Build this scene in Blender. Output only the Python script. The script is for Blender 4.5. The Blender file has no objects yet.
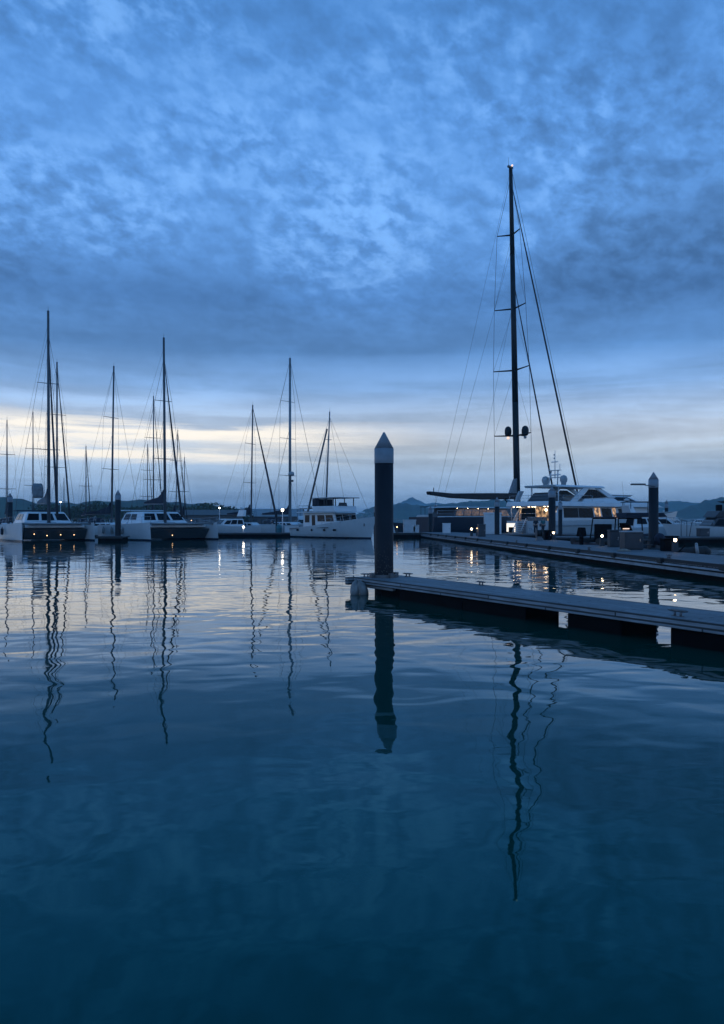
import bpy, math, random
from mathutils import Vector, Matrix, noise as mnoise
random.seed(7)
R = math.radians
sc = bpy.context.scene
col = sc.collection
F = 780.0          # focal length in pixels of the 724x1024 frame
HZ = 520.0         # picture row of the horizon
EYE = 2.1          # eye height above the water


def W(px, Y):      # world x of a picture column at depth Y
    return (px - 362.0) / F * Y


def ZZ(py, Y):     # world height of a picture row at depth Y
    return EYE - (py - HZ) / F * Y


# ------------------------------------------------------------------ materials
def lin(r, g, b):
    f = lambda c: c / 12.92 if c <= 0.04045 else ((c + 0.055) / 1.055) ** 2.4
    return (f(r / 255), f(g / 255), f(b / 255), 1)


def new_mat(name):
    m = bpy.data.materials.new(name)
    m.use_nodes = True
    nt = m.node_tree
    return m, nt, nt.nodes['Principled BSDF']


def link(nt, a, b):
    nt.links.new(a, b)


def mat(name, c, rough=0.5, var=0.12, scale=3.0, metal=0.0, bump=0.0, c2=None, spec=0.5):
    m, nt, p = new_mat(name)
    tc = nt.nodes.new('ShaderNodeTexCoord')
    n = nt.nodes.new('ShaderNodeTexNoise')
    n.inputs['Scale'].default_value = scale
    n.inputs['Detail'].default_value = 5
    link(nt, tc.outputs['Object'], n.inputs['Vector'])
    mx = nt.nodes.new('ShaderNodeMix'); mx.data_type = 'RGBA'
    a = tuple(x * (1 - var) for x in c[:3]) + (1,)
    b = (c2 if c2 else tuple(min(1, x * (1 + var)) for x in c[:3])) [:3] + (1,)
    mx.inputs['A'].default_value = a
    mx.inputs['B'].default_value = b
    ramp = nt.nodes.new('ShaderNodeMapRange')
    ramp.inputs[1].default_value = 0.35; ramp.inputs[2].default_value = 0.65
    link(nt, n.outputs['Fac'], ramp.inputs[0])
    link(nt, ramp.outputs[0], mx.inputs['Factor'])
    link(nt, mx.outputs['Result'], p.inputs['Base Color'])
    p.inputs['Roughness'].default_value = rough
    p.inputs['Metallic'].default_value = metal
    p.inputs['Specular IOR Level'].default_value = spec
    if bump:
        bp = nt.nodes.new('ShaderNodeBump')
        bp.inputs['Strength'].default_value = bump
        bp.inputs['Distance'].default_value = 0.02
        link(nt, n.outputs['Fac'], bp.inputs['Height'])
        link(nt, bp.outputs['Normal'], p.inputs['Normal'])
    return m


def hull_mat(name, c, boot, z0=0.14, rough=0.25):
    """hull paint with a painted boot stripe along the waterline"""
    m, nt, p = new_mat(name)
    tc = nt.nodes.new('ShaderNodeTexCoord')
    sp = nt.nodes.new('ShaderNodeSeparateXYZ')
    link(nt, tc.outputs['Object'], sp.inputs[0])
    mr = nt.nodes.new('ShaderNodeMapRange')
    mr.inputs[1].default_value = z0 - 0.01; mr.inputs[2].default_value = z0 + 0.01
    link(nt, sp.outputs['Z'], mr.inputs[0])
    n = nt.nodes.new('ShaderNodeTexNoise'); n.inputs['Scale'].default_value = 1.3; n.inputs['Detail'].default_value = 6
    mp = nt.nodes.new('ShaderNodeMapping'); mp.inputs['Scale'].default_value = (1.5, 1.5, .35)
    link(nt, tc.outputs['Object'], mp.inputs[0]); link(nt, mp.outputs[0], n.inputs['Vector'])
    m0 = nt.nodes.new('ShaderNodeMix'); m0.data_type = 'RGBA'
    m0.inputs['A'].default_value = tuple(x * .78 for x in c[:3]) + (1,); m0.inputs['B'].default_value = c
    m1 = nt.nodes.new('ShaderNodeMix'); m1.data_type = 'RGBA'
    m1.inputs['A'].default_value = boot
    link(nt, n.outputs['Fac'], m0.inputs['Factor'])
    link(nt, m0.outputs['Result'], m1.inputs['B'])
    link(nt, mr.outputs[0], m1.inputs['Factor'])
    link(nt, m1.outputs['Result'], p.inputs['Base Color'])
    p.inputs['Roughness'].default_value = rough
    return m


def emit(name, c, s):
    m, nt, p = new_mat(name)
    p.inputs['Base Color'].default_value = (.8, .8, .8, 1)
    p.inputs['Emission Color'].default_value = c
    p.inputs['Emission Strength'].default_value = s
    return m


def lit_window(name, c, s):
    """an uneven lit interior seen through glass"""
    m, nt, p = new_mat(name)
    tc = nt.nodes.new('ShaderNodeTexCoord')
    n = nt.nodes.new('ShaderNodeTexNoise'); n.inputs['Scale'].default_value = 2.2; n.inputs['Detail'].default_value = 4
    link(nt, tc.outputs['Object'], n.inputs['Vector'])
    mr = nt.nodes.new('ShaderNodeMapRange')
    mr.inputs[1].default_value = .42; mr.inputs[2].default_value = .68
    mr.inputs[3].default_value = .05; mr.inputs[4].default_value = s
    link(nt, n.outputs['Fac'], mr.inputs[0])
    link(nt, mr.outputs[0], p.inputs['Emission Strength'])
    p.inputs['Emission Color'].default_value = c
    p.inputs['Base Color'].default_value = (.05, .05, .05, 1)
    p.inputs['Roughness'].default_value = .1
    return m


def plank_mat(name, c, bw=0.14, bl=3.0, rough=.7, upright=False):
    m, nt, p = new_mat(name)
    tc = nt.nodes.new('ShaderNodeTexCoord')
    co_ = tc.outputs['Object']
    if upright:                                   # boards stacked up a vertical face
        sx_ = nt.nodes.new('ShaderNodeSeparateXYZ'); link(nt, co_, sx_.inputs[0])
        cx_ = nt.nodes.new('ShaderNodeCombineXYZ')
        link(nt, sx_.outputs['X'], cx_.inputs[0]); link(nt, sx_.outputs['Z'], cx_.inputs[1])
        co_ = cx_.outputs[0]
    br = nt.nodes.new('ShaderNodeTexBrick')
    br.inputs['Scale'].default_value = 1
    br.inputs['Brick Width'].default_value = bl
    br.inputs['Row Height'].default_value = bw
    br.inputs['Mortar Size'].default_value = .018
    br.inputs['Mortar Smooth'].default_value = .2
    br.inputs['Color1'].default_value = tuple(x * .8 for x in c[:3]) + (1,)
    br.inputs['Color2'].default_value = tuple(x * 1.15 for x in c[:3]) + (1,)
    br.inputs['Mortar'].default_value = tuple(x * .12 for x in c[:3]) + (1,)
    link(nt, co_, br.inputs['Vector'])
    n = nt.nodes.new('ShaderNodeTexNoise'); n.inputs['Scale'].default_value = 2.0; n.inputs['Detail'].default_value = 8
    mp = nt.nodes.new('ShaderNodeMapping'); mp.inputs['Scale'].default_value = (1, 9, 9)
    link(nt, tc.outputs['Object'], mp.inputs[0]); link(nt, mp.outputs[0], n.inputs['Vector'])
    mr = nt.nodes.new('ShaderNodeMapRange'); mr.inputs[1].default_value = .3; mr.inputs[2].default_value = .7
    mr.inputs[3].default_value = .6; mr.inputs[4].default_value = 1.15
    link(nt, n.outputs['Fac'], mr.inputs[0])
    n2 = nt.nodes.new('ShaderNodeTexNoise'); n2.inputs['Scale'].default_value = .6; n2.inputs['Detail'].default_value = 3
    link(nt, tc.outputs['Object'], n2.inputs['Vector'])
    mr2 = nt.nodes.new('ShaderNodeMapRange'); mr2.inputs[1].default_value = .35; mr2.inputs[2].default_value = .65
    mr2.inputs[3].default_value = .75; mr2.inputs[4].default_value = 1.1
    link(nt, n2.outputs['Fac'], mr2.inputs[0])
    mul = nt.nodes.new('ShaderNodeMath'); mul.operation = 'MULTIPLY'
    link(nt, mr.outputs[0], mul.inputs[0]); link(nt, mr2.outputs[0], mul.inputs[1])
    vm = nt.nodes.new('ShaderNodeVectorMath'); vm.operation = 'SCALE'
    link(nt, br.outputs['Color'], vm.inputs[0]); link(nt, mul.outputs[0], vm.inputs['Scale'])
    link(nt, vm.outputs[0], p.inputs['Base Color'])
    bp = nt.nodes.new('ShaderNodeBump'); bp.inputs['Strength'].default_value = .5; bp.inputs['Distance'].default_value = .01
    link(nt, br.outputs['Fac'], bp.inputs['Height']); bp.invert = True
    link(nt, bp.outputs['Normal'], p.inputs['Normal'])
    p.inputs['Roughness'].default_value = rough
    return m


def pile_mat():
    m, nt, p = new_mat('pile_sleeve')
    tc = nt.nodes.new('ShaderNodeTexCoord')
    sp = nt.nodes.new('ShaderNodeSeparateXYZ'); link(nt, tc.outputs['Object'], sp.inputs[0])
    n = nt.nodes.new('ShaderNodeTexNoise'); n.inputs['Scale'].default_value = 5; n.inputs['Detail'].default_value = 8
    mp = nt.nodes.new('ShaderNodeMapping'); mp.inputs['Scale'].default_value = (1, 1, .3)
    link(nt, tc.outputs['Object'], mp.inputs[0]); link(nt, mp.outputs[0], n.inputs['Vector'])
    mx = nt.nodes.new('ShaderNodeMix'); mx.data_type = 'RGBA'
    mx.inputs['A'].default_value = (.004, .005, .008, 1); mx.inputs['B'].default_value = (.014, .016, .022, 1)
    link(nt, n.outputs['Fac'], mx.inputs['Factor'])
    # barnacles and weed towards the waterline
    v = nt.nodes.new('ShaderNodeTexVoronoi'); v.inputs['Scale'].default_value = 16
    link(nt, tc.outputs['Object'], v.inputs['Vector'])
    mr = nt.nodes.new('ShaderNodeMapRange'); mr.inputs[1].default_value = 1.5; mr.inputs[2].default_value = .4
    link(nt, sp.outputs['Z'], mr.inputs[0])
    lt = nt.nodes.new('ShaderNodeMath'); lt.operation = 'LESS_THAN'; lt.inputs[1].default_value = .25
    link(nt, v.outputs['Distance'], lt.inputs[0])
    mu = nt.nodes.new('ShaderNodeMath'); mu.operation = 'MULTIPLY'
    link(nt, lt.outputs[0], mu.inputs[0]); link(nt, mr.outputs[0], mu.inputs[1])
    m2 = nt.nodes.new('ShaderNodeMix'); m2.data_type = 'RGBA'; m2.inputs['B'].default_value = (.09, .09, .08, 1)
    link(nt, mx.outputs['Result'], m2.inputs['A']); link(nt, mu.outputs[0], m2.inputs['Factor'])
    link(nt, m2.outputs['Result'], p.inputs['Base Color'])
    p.inputs['Roughness'].default_value = .6
    p.inputs['Specular IOR Level'].default_value = .25
    return m


def water_mat():
    m, nt, p = new_mat('sea_water')
    tc = nt.nodes.new('ShaderNodeTexCoord')

    def nz(scale, sx, sy, detail, rough=.5, rot=0):
        mp = nt.nodes.new('ShaderNodeMapping'); mp.inputs['Scale'].default_value = (sx, sy, 1)
        mp.inputs['Rotation'].default_value = (0, 0, rot)
        n = nt.nodes.new('ShaderNodeTexNoise'); n.inputs['Scale'].default_value = scale
        n.inputs['Detail'].default_value = detail; n.inputs['Roughness'].default_value = rough
        n.inputs['Distortion'].default_value = .4
        link(nt, tc.outputs['Object'], mp.inputs[0]); link(nt, mp.outputs[0], n.inputs['Vector'])
        return n.outputs['Fac']

    def m_(op, a, b):
        k = nt.nodes.new('ShaderNodeMath'); k.operation = op
        for i, x in enumerate((a, b)):
            if isinstance(x, (int, float)): k.inputs[i].default_value = x
            else: link(nt, x, k.inputs[i])
        return k.outputs[0]
    swell = nz(.38, 1, .9, 2, .4, .5)
    ripple = nz(1.35, .8, 1.1, 1, .35, -.25)
    fine = nz(5.0, .7, 1.2, 2, .5, .2)
    patch = nz(.09, .6, 1.3, 3, .5, .15)         # breeze patches: rougher and calmer water
    mr = nt.nodes.new('ShaderNodeMapRange'); mr.inputs[1].default_value = .38; mr.inputs[2].default_value = .62
    mr.inputs[3].default_value = .35; mr.inputs[4].default_value = 1.2
    link(nt, patch, mr.inputs[0])
    # the inner basin, among the berths, lies calmer than the open fairway
    sp = nt.nodes.new('ShaderNodeSeparateXYZ'); link(nt, tc.outputs['Object'], sp.inputs[0])
    calm = nt.nodes.new('ShaderNodeMapRange'); link(nt, sp.outputs['Y'], calm.inputs[0])
    calm.inputs[1].default_value = 11; calm.inputs[2].default_value = 34; calm.inputs[3].default_value = 1.0; calm.inputs[4].default_value = .50
    chop = nt.nodes.new('ShaderNodeMapRange'); link(nt, sp.outputs['Y'], chop.inputs[0])
    chop.inputs[1].default_value = 9; chop.inputs[2].default_value = 26; chop.inputs[3].default_value = 1.0; chop.inputs[4].default_value = .85
    rip = m_('MULTIPLY', m_('MULTIPLY', mr.outputs[0], chop.outputs[0]), m_('ADD', m_('MULTIPLY', ripple, WRI), m_('MULTIPLY', fine, WFI)))
    h = m_('ADD', m_('MULTIPLY', m_('MULTIPLY', swell, WSW), calm.outputs[0]), rip)
    bp = nt.nodes.new('ShaderNodeBump'); bp.inputs['Strength'].default_value = 1.0; bp.inputs['Distance'].default_value = 1.0
    link(nt, h, bp.inputs['Height'])
    # green silty body under a mirror surface; steep reflections are filtered by the teal water
    nt.nodes.remove(p)
    body = nt.nodes.new('ShaderNodeBsdfDiffuse'); body.inputs['Color'].default_value = (.0, .040, .030, 1)
    fr = nt.nodes.new('ShaderNodeFresnel'); fr.inputs['IOR'].default_value = 1.42
    link(nt, bp.outputs['Normal'], fr.inputs['Normal'])
    cm = nt.nodes.new('ShaderNodeMix'); cm.data_type = 'RGBA'
    cm.inputs['A'].default_value = (.14, .66, .76, 1); cm.inputs['B'].default_value = (.94, .96, 1, 1)
    cr = nt.nodes.new('ShaderNodeMapRange'); cr.inputs[1].default_value = .07; cr.inputs[2].default_value = .40
    link(nt, fr.outputs[0], cr.inputs[0]); link(nt, cr.outputs[0], cm.inputs['Factor'])
    gl = nt.nodes.new('ShaderNodeBsdfGlossy'); gl.inputs['Roughness'].default_value = .02
    link(nt, cm.outputs['Result'], gl.inputs['Color']); link(nt, bp.outputs['Normal'], gl.inputs['Normal'])
    ms_ = nt.nodes.new('ShaderNodeMixShader')
    link(nt, fr.outputs[0], ms_.inputs[0]); link(nt, body.outputs[0], ms_.inputs[1]); link(nt, gl.outputs[0], ms_.inputs[2])
    link(nt, ms_.outputs[0], nt.nodes['Material Output'].inputs['Surface'])
    return m


WSW, WRI, WFI = .040, .0145, .0006

M = {}
M['white'] = mat('white_gelcoat', (.58, .60, .61, 1), .3, .06, .8)
M['offwhite'] = mat('chalky_white', (.42, .44, .45, 1), .5, .1, 1.5)
M['hull_white'] = hull_mat('white_hull_paint', (.50, .52, .53, 1), (.01, .012, .03, 1))
M['hull_dark'] = hull_mat('dark_hull_paint', (.012, .018, .035, 1), (.02, .008, .012, 1), .1, .45)
M['hull_grey'] = hull_mat('grey_hull_paint', (.34, .36, .38, 1), (.02, .02, .03, 1))
M['glass'] = mat('dark_glass', (.004, .006, .010, 1), .12, .1, spec=.12)
M['grey'] = mat('grey_paint', (.28, .29, .30, 1), .5)
M['dgrey'] = mat('dark_grey_plastic', (.028, .033, .040, 1), .55)
M['black'] = mat('black_plastic', (.0015, .002, .003, 1), .7, spec=.08)
M['rubber'] = mat('black_rubber', (.012, .012, .013, 1), .7, bump=.3)
M['carbon'] = mat('carbon_spar', (.006, .007, .010, 1), .5, spec=.25)
M['alu'] = mat('mast_aluminium', (.20, .21, .22, 1), .4, .12, 2, .4)
M['mastdark'] = mat('weathered_mast', (.07, .072, .08, 1), .45)
M['wire'] = mat('rigging_wire', (.10, .10, .11, 1), .45, metal=.3)
M['steel'] = mat('stainless_steel', (.45, .46, .47, 1), .25, metal=.9)
M['canvas'] = mat('navy_canvas', (.012, .016, .03, 1), .9, .3, 4, bump=.4)
M['greycanvas'] = mat('grey_canvas', (.16, .17, .18, 1), .9, .2, 4, bump=.4)
M['sailcloth'] = mat('dark_sailcloth', (.03, .032, .04, 1), .8, .2, 2)
M['net'] = mat('trampoline_net', (.10, .10, .11, 1), .9)
M['pile'] = pile_mat()
M['cap'] = mat('pile_cap_fibreglass', (.19, .21, .235, 1), .5, .18, 2.5)
M['deckwood'] = plank_mat('weathered_deck_boards', (.20, .22, .235, 1))
M['fascia'] = plank_mat('weathered_fascia_boards', (.25, .275, .295, 1), .0875, 3.6, upright=True)
M['walk'] = plank_mat('walkway_deck', (.125, .135, .145, 1), .2, 2.0, .65)
M['concrete'] = mat('pontoon_concrete', (.26, .28, .30, 1), .8, .2, 2, bump=.3)
M['fender'] = mat('scuffed_fender', (.19, .19, .185, 1), .6, .35, 5, bump=.3)
M['rope'] = mat('mooring_rope', (.22, .20, .17, 1), .9)
M['galv'] = mat('galvanised_metal', (.12, .125, .13, 1), .5, metal=.5)
M['lamp'] = emit('lamp_glow', (1, .74, .44, 1), 15)
M['lampw'] = emit('lamp_white_glow', (1, .88, .68, 1), 12)
M['lampd'] = emit('small_orange_glow', (1, .58, .25, 1), 5)
M['lamps'] = emit('masthead_glow', (1, .66, .42, 1), 1.1)
M['downlight'] = emit('downlight_glow', (1, .70, .40, 1), 13)
M['litwarm'] = lit_window('lit_saloon', (1, .58, .28, 1), 1.0)
M['litdim'] = lit_window('dim_saloon', (1, .58, .32, 1), .16)
M['litbright'] = emit('lit_garage', (1, .86, .62, 1), 1.1)
M['gap_shade'] = mat('painted_gap_shade', (.035, .05, .06, 1), .6)  # dark colour standing in for the shade under the catamaran bridge decks
M['teak'] = plank_mat('teak_deck', (.22, .18, .13, 1), .06, 2)
M['roof'] = mat('shed_roof_sheet', (.20, .205, .21, 1), .6, .15, .6)
M['shedwall'] = mat('shed_wall', (.09, .09, .09, 1), .8)
M['leaf'] = mat('far_foliage', (.035, .05, .025, 1), .8, .5, .4)
M['bark'] = mat('bark', (.05, .045, .04, 1), .9)
M['hill'] = mat('wooded_hill', (.035, .055, .03, 1), .9, .4, .02, bump=.0)
M['rock'] = mat('limestone_hill', (.09, .10, .08, 1), .9, .3, .02)
M['skin'] = mat('skin', (.35, .20, .14, 1), .5, .05)
M['hair'] = mat('dark_hair', (.012, .01, .01, 1), .5)
M['tealcloth'] = mat('teal_shirt', (.04, .14, .15, 1), .9)
M['darkcloth'] = mat('dark_cloth', (.02, .02, .028, 1), .9)
M['bluecloth'] = mat('blue_tarp', (.03, .14, .17, 1), .8)


# ------------------------------------------------------------------ mesh builder
class MB:
    def __init__(s):
        s.v = []; s.f = []; s.sm = []

    def add(s, vs, fs, smooth=False):
        o = len(s.v)
        s.v += [tuple(v) for v in vs]
        s.f += [tuple(i + o for i in f) for f in fs]
        s.sm += [smooth] * len(fs)
        return s

    def box(s, c, d, rz=0, top=1.0):
        x, y, z = d[0] / 2, d[1] / 2, d[2] / 2
        vs = []
        for sz in (-1, 1):
            k = top if sz > 0 else 1
            for sx, sy in ((-1, -1), (1, -1), (1, 1), (-1, 1)):
                a, b = sx * x * k, sy * y * k
                vs.append((c[0] + a * math.cos(rz) - b * math.sin(rz), c[1] + a * math.sin(rz) + b * math.cos(rz), c[2] + sz * z))
        return s.add(vs, [(3, 2, 1, 0), (4, 5, 6, 7), (0, 1, 5, 4), (1, 2, 6, 5), (2, 3, 7, 6), (3, 0, 4, 7)])

    def tube(s, p, q, r0, r1=None, n=8):
        r1 = r0 if r1 is None else r1
        p, q = Vector(p), Vector(q)
        d = (q - p).normalized()
        u = d.orthogonal().normalized(); w = d.cross(u)
        vs = []
        for c, r in ((p, r0), (q, r1)):
            for i in range(n):
                a = 2 * math.pi * i / n
                vs.append(c + u * (r * math.cos(a)) + w * (r * math.sin(a)))
        s.add(vs, [(i, (i + 1) % n, n + (i + 1) % n, n + i) for i in range(n)], True)
        o = len(s.v) - 2 * n
        s.f += [tuple(o + i for i in reversed(range(n))), tuple(o + n + i for i in range(n))]
        s.sm += [False, False]
        return s

    def path(s, pts, r, n=6):
        for a, b in zip(pts, pts[1:]): s.tube(a, b, r, r, n)
        return s

    def lathe(s, c, prof, n=20, smooth=True):
        vs = []; fs = []
        for r, z in prof:
            for i in range(n):
                a = 2 * math.pi * i / n
                vs.append((c[0] + r * math.cos(a), c[1] + r * math.sin(a), c[2] + z))
        m = len(prof)
        for j in range(m - 1):
            for i in range(n):
                fs.append((j * n + i, j * n + (i + 1) % n, (j + 1) * n + (i + 1) % n, (j + 1) * n + i))
        s.add(vs, fs, smooth)
        o = len(s.v) - m * n
        s.f += [tuple(o + i for i in reversed(range(n))), tuple(o + (m - 1) * n + i for i in range(n))]
        s.sm += [False, False]
        return s

    def ball(s, c, r, sz=1.0, n=14):
        m = 9
        return s.lathe(c, [(max(.001, r * math.sin(math.pi * j / (m - 1))), -r * sz * math.cos(math.pi * j / (m - 1))) for j in range(m)], n)

    def prism(s, poly, z0, z1):
        n = len(poly)
        vs = [(x, y, z0) for x, y in poly] + [(x, y, z1) for x, y in poly]
        return s.add(vs, [tuple(reversed(range(n))), tuple(range(n, 2 * n))] + [(i, (i + 1) % n, n + (i + 1) % n, n + i) for i in range(n)])

    def side(s, poly, y0, y1):          # polygon in x,z extruded along y
        n = len(poly)
        vs = [(x, y0, z) for x, z in poly] + [(x, y1, z) for x, z in poly]
        return s.add(vs, [tuple(range(n)), tuple(reversed(range(n, 2 * n)))] + [(i, n + i, n + (i + 1) % n, (i + 1) % n) for i in range(n)])

    def frustum(s, x0, x1, w0, z0, X0, X1, w1, z1):
        vs = [(x0, -w0, z0), (x1, -w0, z0), (x1, w0, z0), (x0, w0, z0), (X0, -w1, z1), (X1, -w1, z1), (X1, w1, z1), (X0, w1, z1)]
        return s.add(vs, [(3, 2, 1, 0), (4, 5, 6, 7), (0, 1, 5, 4), (1, 2, 6, 5), (2, 3, 7, 6), (3, 0, 4, 7)])

    def panel(s, q, u0, u1, v0, v1, t=.03):
        """a pane standing t proud of the quad q (bl, br, tr, tl)"""
        q = [Vector(a) for a in q]
        P = lambda u, v: (q[0] * (1 - u) + q[1] * u) * (1 - v) + (q[3] * (1 - u) + q[2] * u) * v
        n = (q[1] - q[0]).cross(q[3] - q[0]).normalized()
        a = [P(u0, v0), P(u1, v0), P(u1, v1), P(u0, v1)]
        vs = [p - n * .03 for p in a] + [p + n * t for p in a]
        return s.add(vs, [(3, 2, 1, 0), (4, 5, 6, 7), (0, 1, 5, 4), (1, 2, 6, 5), (2, 3, 7, 6), (3, 0, 4, 7)])

    def build(s, name, m, parent=None, bevel=0):
        me = bpy.data.meshes.new(name)
        me.from_pydata(s.v, [], s.f)
        me.polygons.foreach_set('use_smooth', s.sm)
        me.update()
        o = bpy.data.objects.new(name, me)
        me.materials.append(m if not isinstance(m, str) else M[m])
        col.objects.link(o)
        if parent is not None: o.parent = parent
        if bevel:
            b = o.modifiers.new('bevel', 'BEVEL'); b.width = bevel; b.segments = 2; b.limit_method = 'ANGLE'
        return o


def empty(name, loc=(0, 0, 0), rz=0):
    o = bpy.data.objects.new(name, None)
    o.location = loc; o.rotation_euler = (0, 0, rz)
    o.empty_display_size = .3
    col.objects.link(o)
    return o


def tag(o, label=None, cat=None, group=None, kind=None):
    if label: o['label'] = label
    if cat: o['category'] = cat
    if group: o['group'] = group
    if kind: o['kind'] = kind
    return o


def thing(name, label, cat, loc=(0, 0, 0), rz=0, group=None):
    return tag(empty(name, loc, rz), label, cat, group)


def copy_tree(o, parent=None):
    c = o.copy(); col.objects.link(c)
    if parent is not None: c.parent = parent
    for ch in list(o.children): copy_tree(ch, c)
    return c


def bt(name, p, q, r, m, parent, r1=None, n=6):
    return MB().tube(p, q, r, r1, n).build(name, m, parent)


# ------------------------------------------------------------------ camera, light, sky
cam = bpy.data.cameras.new('camera')
co = bpy.data.objects.new('camera', cam)
col.objects.link(co)
co.location = (0, 0, EYE); co.rotation_euler = (R(90), 0, 0)
cam.sensor_fit = 'VERTICAL'; cam.sensor_height = 24
cam.lens = F / 1024 * 24
cam.shift_y = (HZ - 512) / 1024
cam.clip_start = .1; cam.clip_end = 12000
sc.camera = co

SUN_AZ, SUN_EL = R(-72), R(12)      # behind the cloud, low on the left
sd = bpy.data.lights.new('sun', 'SUN')
sd.energy = .06; sd.angle = R(30); sd.color = (.90, .95, 1)
so = bpy.data.objects.new('sun', sd)
col.objects.link(so)
dirv = Vector((math.sin(SUN_AZ) * math.cos(SUN_EL), math.cos(SUN_AZ) * math.cos(SUN_EL), math.sin(SUN_EL)))
so.rotation_euler = dirv.to_track_quat('Z', 'Y').to_euler()
so.location = (0, 0, 40)

w = bpy.data.worlds.new('World'); sc.world = w; w.use_nodes = True
nt = w.node_tree; nt.nodes.clear()


def N(t, **k):
    n = nt.nodes.new(t)
    for a, b in k.items(): setattr(n, a, b)
    return n


def mth(op, a, b=0.0, clamp=False):
    k = N('ShaderNodeMath', operation=op); k.use_clamp = clamp
    for i, x in enumerate((a, b)):
        if isinstance(x, (int, float)): k.inputs[i].default_value = x
        else: link(nt, x, k.inputs[i])
    return k.outputs[0]


def mrange(x, a, b, c=0.0, d=1.0, smooth=True):
    k = N('ShaderNodeMapRange'); k.interpolation_type = 'SMOOTHSTEP' if smooth else 'LINEAR'
    link(nt, x, k.inputs[0])
    for i, v in enumerate((a, b, c, d)): k.inputs[i + 1].default_value = v
    return k.outputs[0]


def mixc(f, a, b, mode='MIX'):
    k = N('ShaderNodeMix', data_type='RGBA'); k.blend_type = mode
    for key, x in (('Factor', f), ('A', a), ('B', b)):
        if isinstance(x, (int, float, tuple)): k.inputs[key].default_value = x
        else: link(nt, x, k.inputs[key])
    return k.outputs['Result']


def wnoise(vec, scale, detail, rough=.5, dist=0.0):
    k = N('ShaderNodeTexNoise'); k.inputs['Scale'].default_value = scale; k.inputs['Detail'].default_value = detail
    k.inputs['Roughness'].default_value = rough; k.inputs['Distortion'].default_value = dist
    link(nt, vec, k.inputs['Vector'])
    return k.outputs['Fac']


tc = N('ShaderNodeTexCoord')
sep = N('ShaderNodeSeparateXYZ'); link(nt, tc.outputs['Generated'], sep.inputs[0])
dx, dy, dz = sep.outputs
zc = mth('MAXIMUM', dz, 0.0)
# cloud-base gradient against the height above the horizon
ramp = N('ShaderNodeValToRGB'); link(nt, zc, ramp.inputs[0])
SKY = [  # rows read against sin(elevation)
       (0.0, (140, 178, 218)), (.035, (150, 182, 218)), (.062, (172, 196, 222)), (.084, (192, 209, 226)), (.108, (192, 208, 228)),
       (.130, (182, 206, 236)), (.165, (140, 182, 234)), (.21, (104, 156, 220)), (.27, (90, 143, 210)),
       (.36, (100, 157, 228)), (.46, (94, 153, 226)), (.56, (82, 141, 212)), (.75, (66, 134, 204)), (1.0, (60, 126, 195))]
el = ramp.color_ramp.elements
el[0].position, el[0].color = SKY[0][0], lin(*SKY[0][1])
el[1].position, el[1].color = SKY[-1][0], lin(*SKY[-1][1])
for p_, c_ in SKY[1:-1]:
    e = el.new(p_); e.color = lin(*c_)
base = ramp.outputs['Color']
# cloud texture by direction, leaning a little to the left
comb = N('ShaderNodeCombineXYZ')
link(nt, mth('ADD', dx, mth('MULTIPLY', dz, .35)), comb.inputs[0]); link(nt, dy, comb.inputs[1]); link(nt, mth('MULTIPLY', mth('POWER', mth('ADD', zc, .02), .8), 1.25), comb.inputs[2])
pl = comb.outputs[0]
big = wnoise(pl, 2.6, 3, .5, .4)
mid = wnoise(pl, 9.0, 4, .55, .3)
cp = N('ShaderNodeCombineXYZ')
dn = mth('ADD', zc, .30)
link(nt, mth('ADD', mth('DIVIDE', dx, dn), mth('MULTIPLY', zc, .5)), cp.inputs[0]); link(nt, mth('MULTIPLY', mth('DIVIDE', dy, dn), .9), cp.inputs[1])
fine = wnoise(cp.outputs[0], 21.0, 4, .58, .15)
cell = wnoise(cp.outputs[0], 8.0, 4, .55, .2)
puff = wnoise(pl, 40.0, 3, .55, .1)
patchy = mrange(wnoise(cp.outputs[0], 2.2, 2, .5, 0), .36, .60, .45, 1.15)
high = mrange(zc, .15, .33)
bank = mrange(big, .34, .66, .84, 1.14)
flecks = mth('ADD', mth('ADD', mth('MULTIPLY', mrange(fine, .34, .66, -.5, .5), .62), mth('MULTIPLY', mrange(cell, .35, .65, -.5, .5), .30)), mth('MULTIPLY', mrange(puff, .36, .64, -.5, .5), .36))
heavy0 = mth('MULTIPLY', mrange(zc, .15, .20), mrange(zc, .34, .27))
mott = mth('ADD', 1.0, mth('MULTIPLY', mth('MULTIPLY', flecks, patchy), mth('ADD', .08, mth('MULTIPLY', mth('SUBTRACT', high, mth('MULTIPLY', heavy0, .25)), .40))))
tone = mth('MULTIPLY', mth('ADD', mth('MULTIPLY', bank, mth('ADD', .55, mth('MULTIPLY', high, .25))), mth('SUBTRACT', .45, mth('MULTIPLY', high, .25))), mott)
az_ = mth('DIVIDE', dx, mth('MAXIMUM', mth('ABSOLUTE', dy), .05))
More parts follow.
